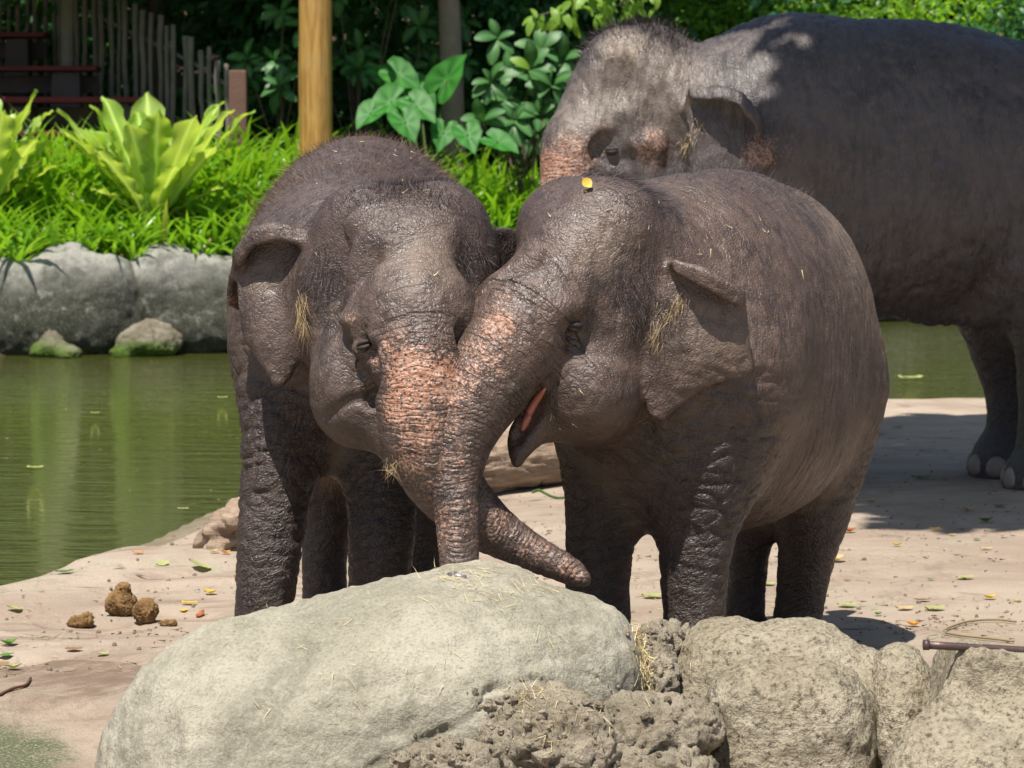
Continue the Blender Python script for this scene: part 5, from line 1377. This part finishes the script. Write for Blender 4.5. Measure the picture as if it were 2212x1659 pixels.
# ================================================================== grown elephant behind
def grown():
    h = 0.0165
    S = Sculpt((-0.05, 12.95, -0.05), (3.75, 14.95, 2.62), h)
    S.ell((1.92, 14.05, 1.60), (1.12, 0.60, 0.735), 0.2, np.eye(3))
    S.ell(W(1690, 330, 14.05), (0.50, 0.50, 0.66), 0.25)
    S.ell(W(2310, 400, 14.05), (0.46, 0.54, 0.70), 0.22)
    S.ell(W(1940, 480, 14.05), (0.9, 0.52, 0.44), 0.2)
    nh = C((2345, 640, 13.78, 165), (2300, 800, 13.75, 105), (2280, 900, 13.75, 80), (2268, 985, 13.74, 78), (2262, 1025, 13.72, 90), (2262, 1040, 13.7, 98))
    fh = C((2190, 620, 14.35, 140), (2190, 740, 14.35, 98), (2197, 840, 14.35, 72), (2196, 930, 14.35, 68), (2184, 985, 14.33, 80), (2180, 1010, 14.32, 90))
    nf = C((1735, 600, 13.75, 120), (1735, 800, 13.72, 75), (1735, 950, 13.72, 62), (1735, 1020, 13.7, 74), (1735, 1045, 13.7, 80))
    ff = C((1490, 600, 14.3, 110), (1480, 800, 14.3, 72), (1478, 930, 14.3, 62), (1478, 1000, 14.28, 74), (1478, 1018, 14.28, 78))
    for c in (nh, fh, nf, ff): S.chain(c, 0.25)
    # flank fold in front of the hind leg
    S.chain(C((2230, 560, 13.75, 60), (2120, 665, 13.85, 30), (2010, 668, 13.95, 22)), 0.15)
    S.chain([((1.35, 14.0, 1.75), 0.50), (W(1480, 290, 13.95), 0.42), (W(1420, 260, 13.9), 0.36)], 0.2)
    S.ell(W(1375, 190, 13.9), (0.30, 0.30, 0.29), 0.12)
    S.ell(W(1345, 140, 13.8), (0.19, 0.17, 0.18), 0.1)
    S.ell(W(1405, 135, 14.0), (0.2, 0.18, 0.185), 0.1)
    S.ell(W(1300, 260, 13.82), (0.22, 0.2, 0.24), 0.14)
    S.ell(W(1248, 318, 13.72), (0.155, 0.17, 0.15), 0.12)
    S.ell(W(1400, 400, 13.80), (0.22, 0.25, 0.24), 0.12)
    S.ell(W(1430, 300, 13.80), (0.2, 0.22, 0.25), 0.12)
    trunk = C((1262, 330, 13.72, 82), (1242, 390, 13.68, 74), (1226, 470, 13.65, 65), (1216, 600, 13.62, 54), (1235, 750, 13.6, 44), (1290, 850, 13.65, 36), (1345, 860, 13.7, 28))
    S.chain(trunk, 0.12, 6)
    S.sheet([
        [W(1500, 212, 13.42), W(1578, 216, 13.33), W(1628, 262, 13.36), W(1640, 300, 13.40)],
        [W(1492, 192, 13.48), W(1575, 192, 13.38), W(1634, 240, 13.40), W(1648, 290, 13.43)],
        [W(1486, 225, 13.52), W(1560, 225, 13.46), W(1625, 262, 13.46), W(1646, 300, 13.46)],
        [W(1478, 290, 13.50), W(1550, 300, 13.45), W(1600, 320, 13.44), W(1654, 318, 13.44)],
        [W(1472, 350, 13.50), W(1540, 370, 13.45), W(1596, 385, 13.44), W(1656, 352, 13.44)],
        [W(1470, 420, 13.52), W(1520, 440, 13.47), W(1565, 440, 13.46), W(1590, 420, 13.46)]], 0.018, 0.05)
    S.cut(march(S, 1336, 172, 12.9, 14.6), (0.075, 0.05, 0.11), 0.07)
    S.cut(march(S, 1322, 325, 12.9, 14.6), (0.12, 0.042, 0.085), 0.05)
    S.cut(march(S, 1455, 330, 12.9, 14.6), (0.06, 0.06, 0.16), 0.08)
    S.cut(march(S, 1420, 230, 12.9, 14.6), (0.06, 0.04, 0.16), 0.08)
    S.ell(march(S, 1390, 312, 12.9, 14.6) + np.array((0, 0.07, 0)), (0.12, 0.09, 0.06), 0.06)
    S.ell(march(S, 1322, 328, 12.9, 14.6) + np.array((0, 0.03, 0)), (0.055, 0.04, 0.045), 0.03)
    for c in (((1815, 480), (1835, 560), (1850, 640)), ((1790, 520), (1805, 590), (1825, 650))):
        S.groove([(march(S, u, v, 12.9, 14.6) - np.array((0, 0.012, 0)), 0.022) for u, v in c], 0.06)
    G = Animal("elephant", S, (1.9, 14.0, 0.0), 3)
    G.trunk([(W(1330, 220, 13.75), 0.3)] + trunk, 0.25)
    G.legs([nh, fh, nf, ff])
    G.paint("pink", [(W(1190, 380, 13.55), 0.26, 0.85), (W(1235, 335, 13.52), 0.19, 0.66), (W(1220, 290, 13.5), 0.14, 0.40), (W(1318, 284, 13.5), 0.10, 0.52), (W(1418, 312, 13.5), 0.18, 0.60), (W(1640, 330, 13.42), 0.14, 0.66), (W(1690, 325, 13.5), 0.10, 0.25), (W(1262, 330, 13.5), 0.08, 0.6)])
    V = G.V
    d_ = lambda u, v, y, r: sstep(r, r * 0.2, np.linalg.norm(V - W(u, v, y), axis=1))
    G.at["dust"] = np.clip(0.55 * d_(1340, 95, 13.65, 0.18) + 0.35 * d_(1430, 180, 13.6, 0.35) + 0.3 * d_(1260, 230, 13.6, 0.3), 0, 1)
    G.at["fuzz"] = np.clip(0.5 * sstep(0.3, 0.1, np.linalg.norm((V - W(1380, 70, 13.9)), axis=1)), 0, 1)
    G.creases(0.008, 0.009, math.pi / 2, 0.62)
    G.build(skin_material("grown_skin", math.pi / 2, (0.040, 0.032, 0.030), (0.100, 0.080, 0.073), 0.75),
            "tall grown grey elephant standing behind the two calves with orange freckled brow", "elephant")
    G.eye(1322, 326, 0.027, 0.1, M_EYE, M_LID, 0.3, 0.42)
    crown = sstep(0.42, 0.2, np.linalg.norm(V - W(1375, 130, 13.9), axis=1)) * sstep(-0.1, 0.7, G.N[:, 2] - 0.3 * G.N[:, 0])
    G.hair(crown + 1e-7, 2600, 0.09, 0.0011, (-0.2, 0, 0.1), M_HAIR, jit=0.35, seed=23)
    rng = np.random.default_rng(9); k = 220
    tp = np.array([G.hit(u, v)[0] for u, v in ((1520, 262), (1505, 278), (1492, 296), (1482, 312))])
    k = 110; roots = tp[rng.integers(0, 4, k)] + rng.normal(size=(k, 3)) * (0.015, 0.01, 0.02)
    V_, F_ = strands(roots, np.tile(np.array((-0.3, -0.3, -0.8)), (k, 1)), rng.uniform(0.03, 0.065, k), 0.0015, np.array((0, 0, -0.2)), jit=0.3)
    G.part("ear_hair", V_, F_, M_TUFT, kind="stuff")
    for c in (nh, fh, nf, ff):
        G.nails(c[-1][0][0], c[-1][0][1], c[-1][1] * 0.97, math.pi, M_NAIL, 0.10, (-62, -22, 20, 62))
    return G

CALF_B = calf_facing(); CALF_A = calf_beside(); GROWN = grown()
# ------------------------------------------------------------------ fallen log
def log():
    ctr = [(W(482, 1158, 11.4), 0.07), (W(525, 1150, 11.6), 0.12), (W(640, 1130, 11.9), 0.135), (W(900, 1075, 12.9), 0.14), (W(1060, 1010, 13.55), 0.145), (W(1225, 985, 13.95), 0.15), (W(1420, 960, 14.4), 0.15)]
    ctr = [(np.array((p[0], p[1], gz(p[0], p[1])[0] + r * 0.92)), r) for p, r in ctr]
    lo = np.min([c - r for c, r in ctr], 0) - 0.15; hi = np.max([c + r for c, r in ctr], 0) + 0.15
    S = Sculpt(lo, hi, 0.014)
    S.chain(ctr, 0.05, 8)
    e = ctr[0][0]
    for d in ((-0.045, -0.02, 0.045), (-0.02, -0.05, -0.05), (0.04, -0.05, 0.08), (-0.07, 0.03, -0.02)):
        S.ell(e + np.array(d), (0.052, 0.045, 0.042), 0.03)
    S.cut(e + np.array((0.02, -0.12, 0.01)), (0.05, 0.05, 0.035), 0.03)
    S.cut(e + np.array((-0.03, -0.13, -0.06)), (0.09, 0.05, 0.025), 0.03)
    V, Q = S.polygonise(2); N = normals(V, Q)
    ax = np.array((ctr[-1][0] - ctr[0][0])); ax /= np.linalg.norm(ax)
    a = V @ ax; across = V - a[:, None] * ax
    q = across * 15 + np.stack([a * 2.6, a * 2.0, a * 1.2], 1)
    V = V + N * (-0.014 * np.exp(-(pnoise(q) / 0.14) ** 2) + 0.01 * fbm(V * 5, 2) + 0.03 * fbm(V * 14, 3) * sstep(0.7, 0.0, a - a.min()))[:, None]
    t = NT("log_wood"); P = t.coord(); nn = t.noise(t.mapping(P, (1.2, 1.2, 8), rot=(0, 0, -0.75)), 4.0, 5, 0.6, 0.4); n2 = t.noise(P, 7, 4, 0.6)
    col = t.mix(t.ramp(nn, 0.3, 0.7), (0.19, 0.135, 0.095), (0.36, 0.27, 0.20)); col = t.mix(t.math('MULTIPLY', t.ramp(n2, 0.5, 0.7), 0.5), col, (0.20, 0.135, 0.09))
    m = t.finish(col, 0.88, 0.15, t.bump(t.math('ADD', nn, n2), 0.8, 0.02))
    b = np.array(ctr[0][0])
    tag(link("fallen_log", mesh("fallen_log", V - b, Q, m), loc=b), "bleached fallen log with gnarled root end lying behind the calves' legs", "log")
log()

# ------------------------------------------------------------------ dung
M_DUNG = rock_material("fibrous_dung", (0.19, 0.105, 0.042), (0.40, 0.25, 0.11), (0.11, 0.058, 0.028), 0.6, 7.0, 0.012, lichen=0.5)
DG = "elephant dung on the stone slab"
for u, v, r, sc, lab, sd in ((262, 1330, 34, (1.0, .9, .95), "tallest dung ball with a broken top", 1), (315, 1346, 30, (.95, .9, .95), "dung ball leaning against the tallest one", 2), (174, 1357, 27, (1.05, .7, .55), "flat separate piece of dung away from the others", 3), (362, 1352, 14, (1.4, .8, .5), "small crumb of dung beside the balls", 4)):
    p = on_ground(u, v); R = PX(r, p[1]); b = p.copy(); prim = [(p + (0, 0, R * sc[2] * 0.8), (R * sc[0], R * sc[1], R * sc[2]), 0.02)]
    if sd == 1: prim.append((p + (0.01, 0, R * 1.75), (R * 0.5, R * 0.5, R * 0.42), 0.02))
    if sd == 3: prim.append((p + (R * .5, 0, R * 0.95), (R * 0.35, R * 0.4, R * 0.35), 0.02))
    V_old = len(o_bv)
    rock("dung", prim, b, M_DUNG, lab, "dung", DG, 0.004, 0.007, 24.0, 0.007, pits=0.008)
    for k in list(o_bv)[V_old:]: del o_bv[k]

# ------------------------------------------------------------------ fallen leaves, each its own thing
def fallen(seed, curl):
    g = np.random.default_rng(seed); n = 7; V = []
    for i in range(n + 1):
        t = i / n; w = 0.30 * math.sin(math.pi * t) ** 0.85 * (1.1 - 0.35 * t) + (0.006 if i in (0, n) else 0)
        z = 0.05 + curl * (t - 0.5) ** 2 * 1.6; s = 0.02 * g.normal()
        V += [(t - 0.5, -w, z + curl * 0.5 * w * 2 + s), (t - 0.5, 0, z - 0.02), (t - 0.5, w, z + curl * 0.4 * w * 2 - s)]
    st = len(V); V += [(-0.5, -0.012, 0.05 + curl * 0.4), (-0.5, 0.012, 0.05 + curl * 0.4), (-0.72, 0.0, 0.03)]
    F = [(i * 3 + s, i * 3 + s + 1, i * 3 + s + 4, i * 3 + s + 3) for i in range(n) for s in (0, 1)] + [(st, st + 1, st + 2)]
    return np.array(V), F
LC = {"yellow": ((0.50, 0.33, 0.03), (0.62, 0.44, 0.07)), "pale green": ((0.30, 0.33, 0.10), (0.38, 0.40, 0.16)), "green": ((0.075, 0.16, 0.03), (0.12, 0.22, 0.045)), "orange": ((0.55, 0.22, 0.02), (0.65, 0.30, 0.04)), "rust brown": ((0.26, 0.075, 0.02), (0.34, 0.11, 0.035)), "brown": ((0.20, 0.12, 0.065), (0.28, 0.18, 0.10)), "tan": ((0.45, 0.33, 0.16), (0.52, 0.40, 0.22))}
LM = {}
for cn, (a, b) in LC.items():
    m = leaf_material("fallen_" + cn.replace(" ", "_"), a, b, 0.15, 0.5, 0.35)
    for q, curl in enumerate((0.22, 0.65)):
        V, F = fallen(q + 3, curl); me = mesh("fallen_leaf", V, F, m); attr(me, "rnd", np.random.default_rng(q).random(len(V)) * 0.6 + 0.2); LM[cn, q] = me
LG = "leaves fallen on the ground"
def place_leaf(p, n, cn, size, ang, q, lab, asp=1.0):
    o = link("fallen_leaf", LM[cn, q], loc=p)
    z = Vector(n).normalized(); o.rotation_mode = 'QUATERNION'
    o.rotation_quaternion = Vector((0, 0, 1)).rotation_difference(z) @ Quaternion((0, 0, 1), ang)
    o.scale = (size, size * asp, size)
    tag(o, lab, "leaf", LG); return o
LEAVES = [  # u, v, colour, length (picture units), angle, curl, what it is by
 (298, 1197, "orange", 30, 0.2, 0, "orange fallen leaf on the rim of the slab by the pond"), (352, 1222, "pale green", 30, 0.4, 0, "pale green leaf near the rim of the slab, under the pond's edge"),
 (430, 1228, "pale green", 54, 0.25, 0, "broad pale green leaf lying flat between log end and dung"), (462, 1196, "tan", 24, 0.0, 1, "tan curled leaf at the log's gnarled end"), (487, 1198, "orange", 24, 0.5, 1, "orange leaf tucked under the log's gnarled end"),
 (455, 1285, "yellow", 34, -0.5, 1, "bright yellow curled leaf in front of the log end"), (512, 1260, "rust brown", 24, 1.0, 1, "rust brown curled leaf beside the hairy calf's foreleg"), (533, 1254, "orange", 22, 0.3, 0, "small orange leaf nearest the hairy calf's foreleg"), (542, 1246, "yellow", 20, 0.1, 0, "yellow leaf half hidden by the hairy calf's foreleg"),
 (434, 1333, "rust brown", 28, 0.9, 1, "red brown leaf just behind the dung balls"), (408, 1308, "yellow", 40, 0.05, 0, "long thin yellow leaf behind the dung balls"), (398, 1328, "yellow", 18, 0.0, 0, "small yellow leaf touching the dung balls"),
 (222, 1417, "pale green", 32, 0.8, 0, "pale yellow-green leaf in front of the flat dung"), (160, 1408, "brown", 40, 0.15, 0, "brown sliver of leaf in front of the flat dung"), (20, 1395, "green", 40, 0.5, 1, "green leaf at the slab's edge, upper of the two green ones"), (12, 1420, "green", 36, 0.3, 0, "green leaf at the slab's edge, lower of the two green ones"), (30, 1450, "pale green", 36, 0.0, 1, "pale torn leaf below the two green ones"), (8, 1442, "brown", 26, 0.2, 0, "brown leaf at the picture's edge on the slab"),
 (30, 1318, "pale green", 40, 0.5, 0, "pale grass-like leaf on the slab by the water"), (140, 1240, "green", 44, 0.55, 0, "green sprig-like leaf on the pond rim"), (545, 1385, "orange", 18, 0.1, 0, "tiny orange leaf close to the big boulder's flank"),
 (1430, 1257, "yellow", 16, 0.2, 1, "small yellow leaf seen between the open-mouthed calf's front legs"), (1410, 1293, "pale green", 52, 0.2, 0, "pale green leaf by the open-mouthed calf's forefoot"), (1660, 1265, "pale green", 34, 0.3, 0, "pale green leaf between the open-mouthed calf's hind legs"),
 (1835, 1151, "rust brown", 30, 0.5, 1, "curled reddish dry leaf right of the calf's hind leg"), (1940, 925, "green", 26, 0.2, 0, "green leaf at the shaded water's edge"), (1990, 1035, "green", 44, 0.05, 0, "flat green leaf in the shade in front of the grown elephant's foot"), (1882, 1087, "tan", 26, -0.4, 1, "tan leaf on the shadow's edge near the calf's rump"),
 (2090, 1106, "tan", 28, 0.2, 1, "tan leaf in line with the grown elephant's toes"), (2130, 1130, "green", 36, 0.25, 1, "green curled leaf in front of the grown elephant's toes"), (2160, 1097, "brown", 30, 0.1, 0, "brown leaf closest to the grown elephant's near foot"),
 (2020, 1148, "yellow", 24, 0.3, 1, "yellow-green leaf in the middle of the sunny sand, upper of a pair"), (2058, 1158, "pale green", 18, 0.1, 0, "pale leaf in the middle of the sunny sand, lower of a pair"), (2110, 1168, "green", 20, 0.4, 0, "small green leaf on the sand below the grown elephant"), (2130, 1188, "tan", 28, 0.05, 0, "tan leaf on the sand at the far edge below the grown elephant"),
 (1937, 1181, "yellow", 24, -0.5, 1, "yellow leaf standing up on the sand beside the calf's hind leg"), (1805, 1215, "tan", 46, 0.05, 1, "long tan leaf right beside the calf's hind leg"), (1830, 1256, "brown", 18, 0.0, 0, "dark brown speck of leaf beside the calf's hind foot"), (2085, 1252, "pale green", 42, 0.05, 0, "long pale leaf in the sand above the yellow one"), (2010, 1255, "green", 18, 0.2, 0, "tiny green leaf in the middle of the sand"),
 (2138, 1296, "yellow", 32, 0.3, 1, "bright deep yellow leaf on the sand near the pipe"), (1830, 1312, "pale green", 46, 0.05, 0, "long pale yellow leaf just beyond the two lobed boulder"), (1992, 1300, "brown", 38, 0.05, 0, "brown flat leaf in the middle of the sand"), (1955, 1320, "tan", 40, 0.2, 0, "tan leaf beyond the small boulder"), (2020, 1319, "pale green", 46, 0.0, 0, "slender pale leaf left of the yellow one"),
 (1896, 1332, "green", 22, 0.8, 1, "dark green curled leaf behind the two lobed boulder"), (1905, 1348, "orange", 16, 0.9, 1, "tiny orange curl behind the two lobed boulder"), (1973, 1354, "orange", 34, -0.3, 1, "orange-tan leaf behind the small wedged boulder"), (2195, 1300, "yellow", 18, 0.2, 0, "yellow leaf at the far edge above the pipe"), (1900, 940, "brown", 22, 0.1, 0, "brown leaf in the shade nearest the calf's rump"),
]
for i, (u, v, cn, L, ang, q, lab) in enumerate(LEAVES):
    p = on_ground(u, v); e = 0.05
    n = np.array((-(gz(p[0] + e, p[1])[0] - p[2]) / e, -(gz(p[0], p[1] + e)[0] - p[2]) / e, 1.0))
    s = PX(L, p[1]) * 0.98
    place_leaf(p + (0, 0, 0.004), n, cn, s, ang + (math.pi if i % 3 == 0 else 0), q, lab, 1.3)
# leaf on the calf's head
hp = CALF_A.hit(1268, 404)
if hp[0] is not None:
    o = place_leaf(hp[0] + np.array((0, -0.02, 0.01)), (0.1, -0.9, 0.45), "yellow", 0.036, -0.8, 0, "yellow leaf resting on top of the open-mouthed calf's head", 1.5); del o["group"]
# tiny bits floating on the pond
for u, v, L, lab in ((480, 860, 24, "leaf floating far out on the pond by the calf's ear"), (75, 1012, 40, "thin twig-like leaf floating on the pond, nearest the picture edge"), (395, 1100, 26, "pale leaf floating on the pond close to the calf's foreleg"), (205, 893, 20, "pale leaf floating in the middle of the pond"), (1965, 820, 60, "pale leaf patch floating on the shaded pond under the grown elephant")):
    r = np.array(ray(u, v)); t = (WATER_Z + 0.006 - CAMH) / r[2]; p = np.array((0, 0, CAMH)) + r * t
    o = place_leaf(p, (0, 0, 1), "pale green", PX(L, p[1]), 0.1, 0, lab, 0.9); o["group"] = "leaves floating on the pond"

# ------------------------------------------------------------------ pipe, bars, straw, vine
def rod(name, pts, r, mat, label, cat, hollow=False):
    P = np.array(pts); V, F = tube(spline(P, 4), r, 14); b = P.mean(0)
    o = link(name, mesh(name, V - b, F, mat), loc=b); tag(o, label, cat); return o
M_IRON = plain("rusty_pipe", (0.10, 0.065, 0.06), 0.45, 0.5, 0.4, 30, 0.002, 120, 0.5)
M_STEEL = plain("bright_bar", (0.35, 0.36, 0.38), 0.35, 0.5, 0.2, 30, 0, 80, 0.8)
a = W(1998, 1393, 6.66); b = W(2330, 1412, 6.72)
pp = rod("metal_pipe", [a, 0.5 * (a + b), b], PX(9, 6.66), M_IRON, "rusty iron pipe lying along the top of the angular boulder", "pipe")
V, F = tube(np.array([a + np.array((-0.004, -0.0005, 0)), a + np.array((0.010, 0, -0.0003))]), PX(11.5, 6.66), 16)
link("end_cap", mesh("end_cap", V - np.array(pp.location), F, M_IRON), pp)
for (u0, v0, u1, v1), lab in (((968, 1243, 1006, 1249), "short steel bar showing through the straw below the straight trunk"), ((1138, 1222, 1162, 1234), "bit of steel bar beside the tip of the spotted trunk")):
    d0 = drop(u0, v0); d1 = drop(u1, v1)
    if d0 and d1: rod("steel_bar", [d0[0] + d0[1] * 0.003, d1[0] + d1[1] * 0.003], 0.005, M_STEEL, lab, "bar")
M_STRAW = plain("dry_straw", (0.58, 0.47, 0.26), 0.6, 0.3, 0.3)
def straw(name, spots, count, length, wid, seed, label=None):
    rng = np.random.default_rng(seed); R = []; Dd = []
    for i in range(count):
        u, v, su, sv = spots[rng.integers(0, len(spots))]
        d = drop(u + rng.normal() * su, v + rng.normal() * sv)
        if d is None: continue
        n = d[1]; t = np.cross(n, rng.normal(size=3)); t /= np.linalg.norm(t)
        R.append(d[0] + n * 0.003); Dd.append(t + n * 0.12)
    if not R: return
    R = np.array(R); V, F = strands(R, np.array(Dd), length * rng.uniform(0.4, 1.3, len(R)), wid, np.zeros(3), jit=0.1)
    tag(link(name, mesh(name, V, F, M_STRAW)), kind="stuff")
straw("straw", [(1040, 1235, 50, 12), (1000, 1262, 30, 14), (1090, 1285, 60, 22), (1180, 1545, 45, 40), (1240, 1560, 30, 50), (1380, 1440, 8, 40), (900, 1420, 200, 90), (1130, 1500, 30, 10)], 420, 0.05, 0.0009, 5)
straw("straw", [(1378, 1375, 4, 18), (1392, 1420, 4, 22), (1404, 1465, 4, 20)], 200, 0.06, 0.0014, 6)
vp = [on_ground(u, v) + np.array((0, 0, 0.01)) for u, v in ((2195, 1350), (2150, 1345), (2090, 1350), (2050, 1362), (2040, 1372), (2075, 1380), (2140, 1386), (2190, 1392))]
rod("dry_vine", vp, 0.004, plain("vine", (0.24, 0.19, 0.10), 0.7, 0.2), "curved loop of dry vine on the sand near the pipe", "vine")
tw = [on_ground(u, v) + np.array((0, 0, 0.006)) for u, v in ((0, 1505), (30, 1492), (55, 1485), (66, 1470))]
rod("twig", tw, 0.004, plain("twig_brown", (0.12, 0.06, 0.035), 0.8, 0.2), "thin brown twig on the slab in the near corner", "twig")
gv = [on_ground(u, v) + np.array((0, 0, 0.006)) for u, v in ((1150, 1066), (1165, 1062), (1185, 1072), (1205, 1078), (1235, 1076))]
rod("grass_stem", gv, 0.006, M_STEM, "green grass stem on the sand behind the open-mouthed calf's lip", "stem")
def rubble():
    """crumbs and chips broken off the rock"""
    rng = np.random.default_rng(41); bv, bf = ball(1.0, 5, 7); bf = [f for f in bf]; Vs = []; Fs = []; off = 0
    spots = [(1150, 1560, 60, 40, 40), (1000, 1610, 60, 25, 30), (1060, 1520, 25, 12, 20), (1300, 1540, 60, 40, 25), (1430, 1560, 60, 40, 20), (1415, 1390, 20, 35, 25), (1180, 1640, 80, 20, 25), (900, 1645, 40, 10, 20)]
    for u, v, su, sv, n in spots:
        for k in range(n):
            d = drop(u + rng.normal() * su, v + rng.normal() * sv)
            if d is None: continue
            r = 0.003 + 0.011 * rng.random() ** 2.5 * (2.0 if rng.random() < 0.08 else 1)
            V = bv * rng.uniform(0.6, 1.3, 3) + rng.normal(size=bv.shape) * 0.16
            Vs.append(d[0] + d[1] * r * 0.3 + V * r); Fs += [tuple(i + off for i in f) for f in bf]; off += len(bv)
    tag(link("rubble", mesh("rubble", np.concatenate(Vs), Fs, M_CRUMB, False)), kind="stuff")
rubble()
# clippings and grit strewn over the ground
def litter():
    rng = np.random.default_rng(31)
    for nm, N_, ln, wd, mat in (("litter", 2000, 0.05, 0.0016, plain("dry_clippings", (0.33, 0.30, 0.16), 0.7, 0.2, 0.6)), ("litter", 1800, 0.028, 0.0034, plain("brown_scraps", (0.15, 0.095, 0.055), 0.8, 0.15, 0.6))):
        cen = [(rng.uniform(0, 2212), rng.uniform(920, 1480)) for q in range(26)]
        R = []; Dd = []
        for k in range(N_):
            if rng.random() < 0.45:
                c = cen[rng.integers(0, 26)]; u = c[0] + rng.normal() * 90; v = c[1] + rng.normal() * 10
            else: u = rng.uniform(0, 2212); v = rng.uniform(905, 1560)
            r = np.array(ray(u, v)); t = -CAMH / r[2]; p = r * t
            if v < 900 or p[1] > 17 or float(shore_y(p[0])) - p[1] < 0.5: continue
            a = rng.uniform(0, 6.28); R.append((p[0], p[1], 0)); Dd.append((math.cos(a), math.sin(a), 0.05))
        R = np.array(R); R[:, 2] = gz(R[:, 0], R[:, 1]) + 0.005
        V, F = strands(R, np.array(Dd), ln * rng.uniform(0.3, 1.2, len(R)), wd, np.zeros(3), jit=0.05)
        tag(link(nm, mesh(nm, V, F, mat)), kind="stuff")
    bv, bf = ball(1.0, 4, 6); Vs = []; Fs = []; off = 0
    for k in range(420):
        u = rng.uniform(0, 2212); v = rng.uniform(1000, 1560); r = np.array(ray(u, v)); p = r * (-CAMH / r[2])
        if p[1] > 15 or float(shore_y(p[0])) - p[1] < 0.5: continue
        q = rng.uniform(0.003, 0.009); V = bv * q * rng.uniform(0.7, 1.3, 3) + (p[0], p[1], gz(p[0], p[1])[0] + q * 0.3)
        Vs.append(V); Fs += [tuple(i + off for i in f) for f in bf]; off += len(bv)
    tag(link("pebbles", mesh("pebbles", np.concatenate(Vs), Fs, M_CRUMB, False)), kind="stuff")
    # flecks drifting on the pond
    R = []; Dd = []
    for k in range(70):
        u = rng.uniform(-50, 520); v = 775 + 330 * rng.random() ** 1.6; r = np.array(ray(u, v)); p = np.array((0, 0, CAMH)) + r * ((WATER_Z + 0.004 - CAMH) / r[2]); a = rng.uniform(0, 6.28)
        if p[1] < shore_y(p[0]) + 0.3 or p[1] > far_y(p[0]) - 0.6: continue
        R.append(p); Dd.append((math.cos(a), math.sin(a), 0))
    V, F = strands(np.array(R), np.array(Dd), rng.uniform(0.02, 0.07, len(R)), 0.007, np.zeros(3), jit=0.0); V[:, 2] = WATER_Z + 0.004
    tag(link("floating_debris", mesh("floating_debris", V, F, plain("pond_flecks", (0.40, 0.36, 0.20), 0.6, 0.2, 0.5))), kind="stuff")
litter()

# bits of straw and dust lying on the elephants
def bits():
    rng = np.random.default_rng(61); R = []; Dd = []
    for an, u, v, su, sv, n in ((CALF_B, 840, 350, 110, 40, 26), (CALF_B, 870, 520, 120, 70, 14), (CALF_A, 1300, 470, 90, 50, 14), (CALF_A, 1650, 520, 120, 90, 24), (CALF_A, 1250, 900, 60, 40, 8), (GROWN, 1350, 95, 40, 16, 40), (GROWN, 1800, 120, 200, 50, 26)):
        for k in range(n):
            p, nn = an.hit(u + rng.normal() * su, v + rng.normal() * sv)
            if p is None: continue
            t = np.cross(nn, rng.normal(size=3)); t /= np.linalg.norm(t)
            R.append(p + nn * 0.003); Dd.append(t + nn * 0.15)
    R = np.array(R); V, F = strands(R, np.array(Dd), rng.uniform(0.006, 0.03, len(R)), 0.0013, np.zeros(3), jit=0.1)
    tag(link("chaff", mesh("chaff", V, F, M_STRAW)), kind="stuff")
bits()
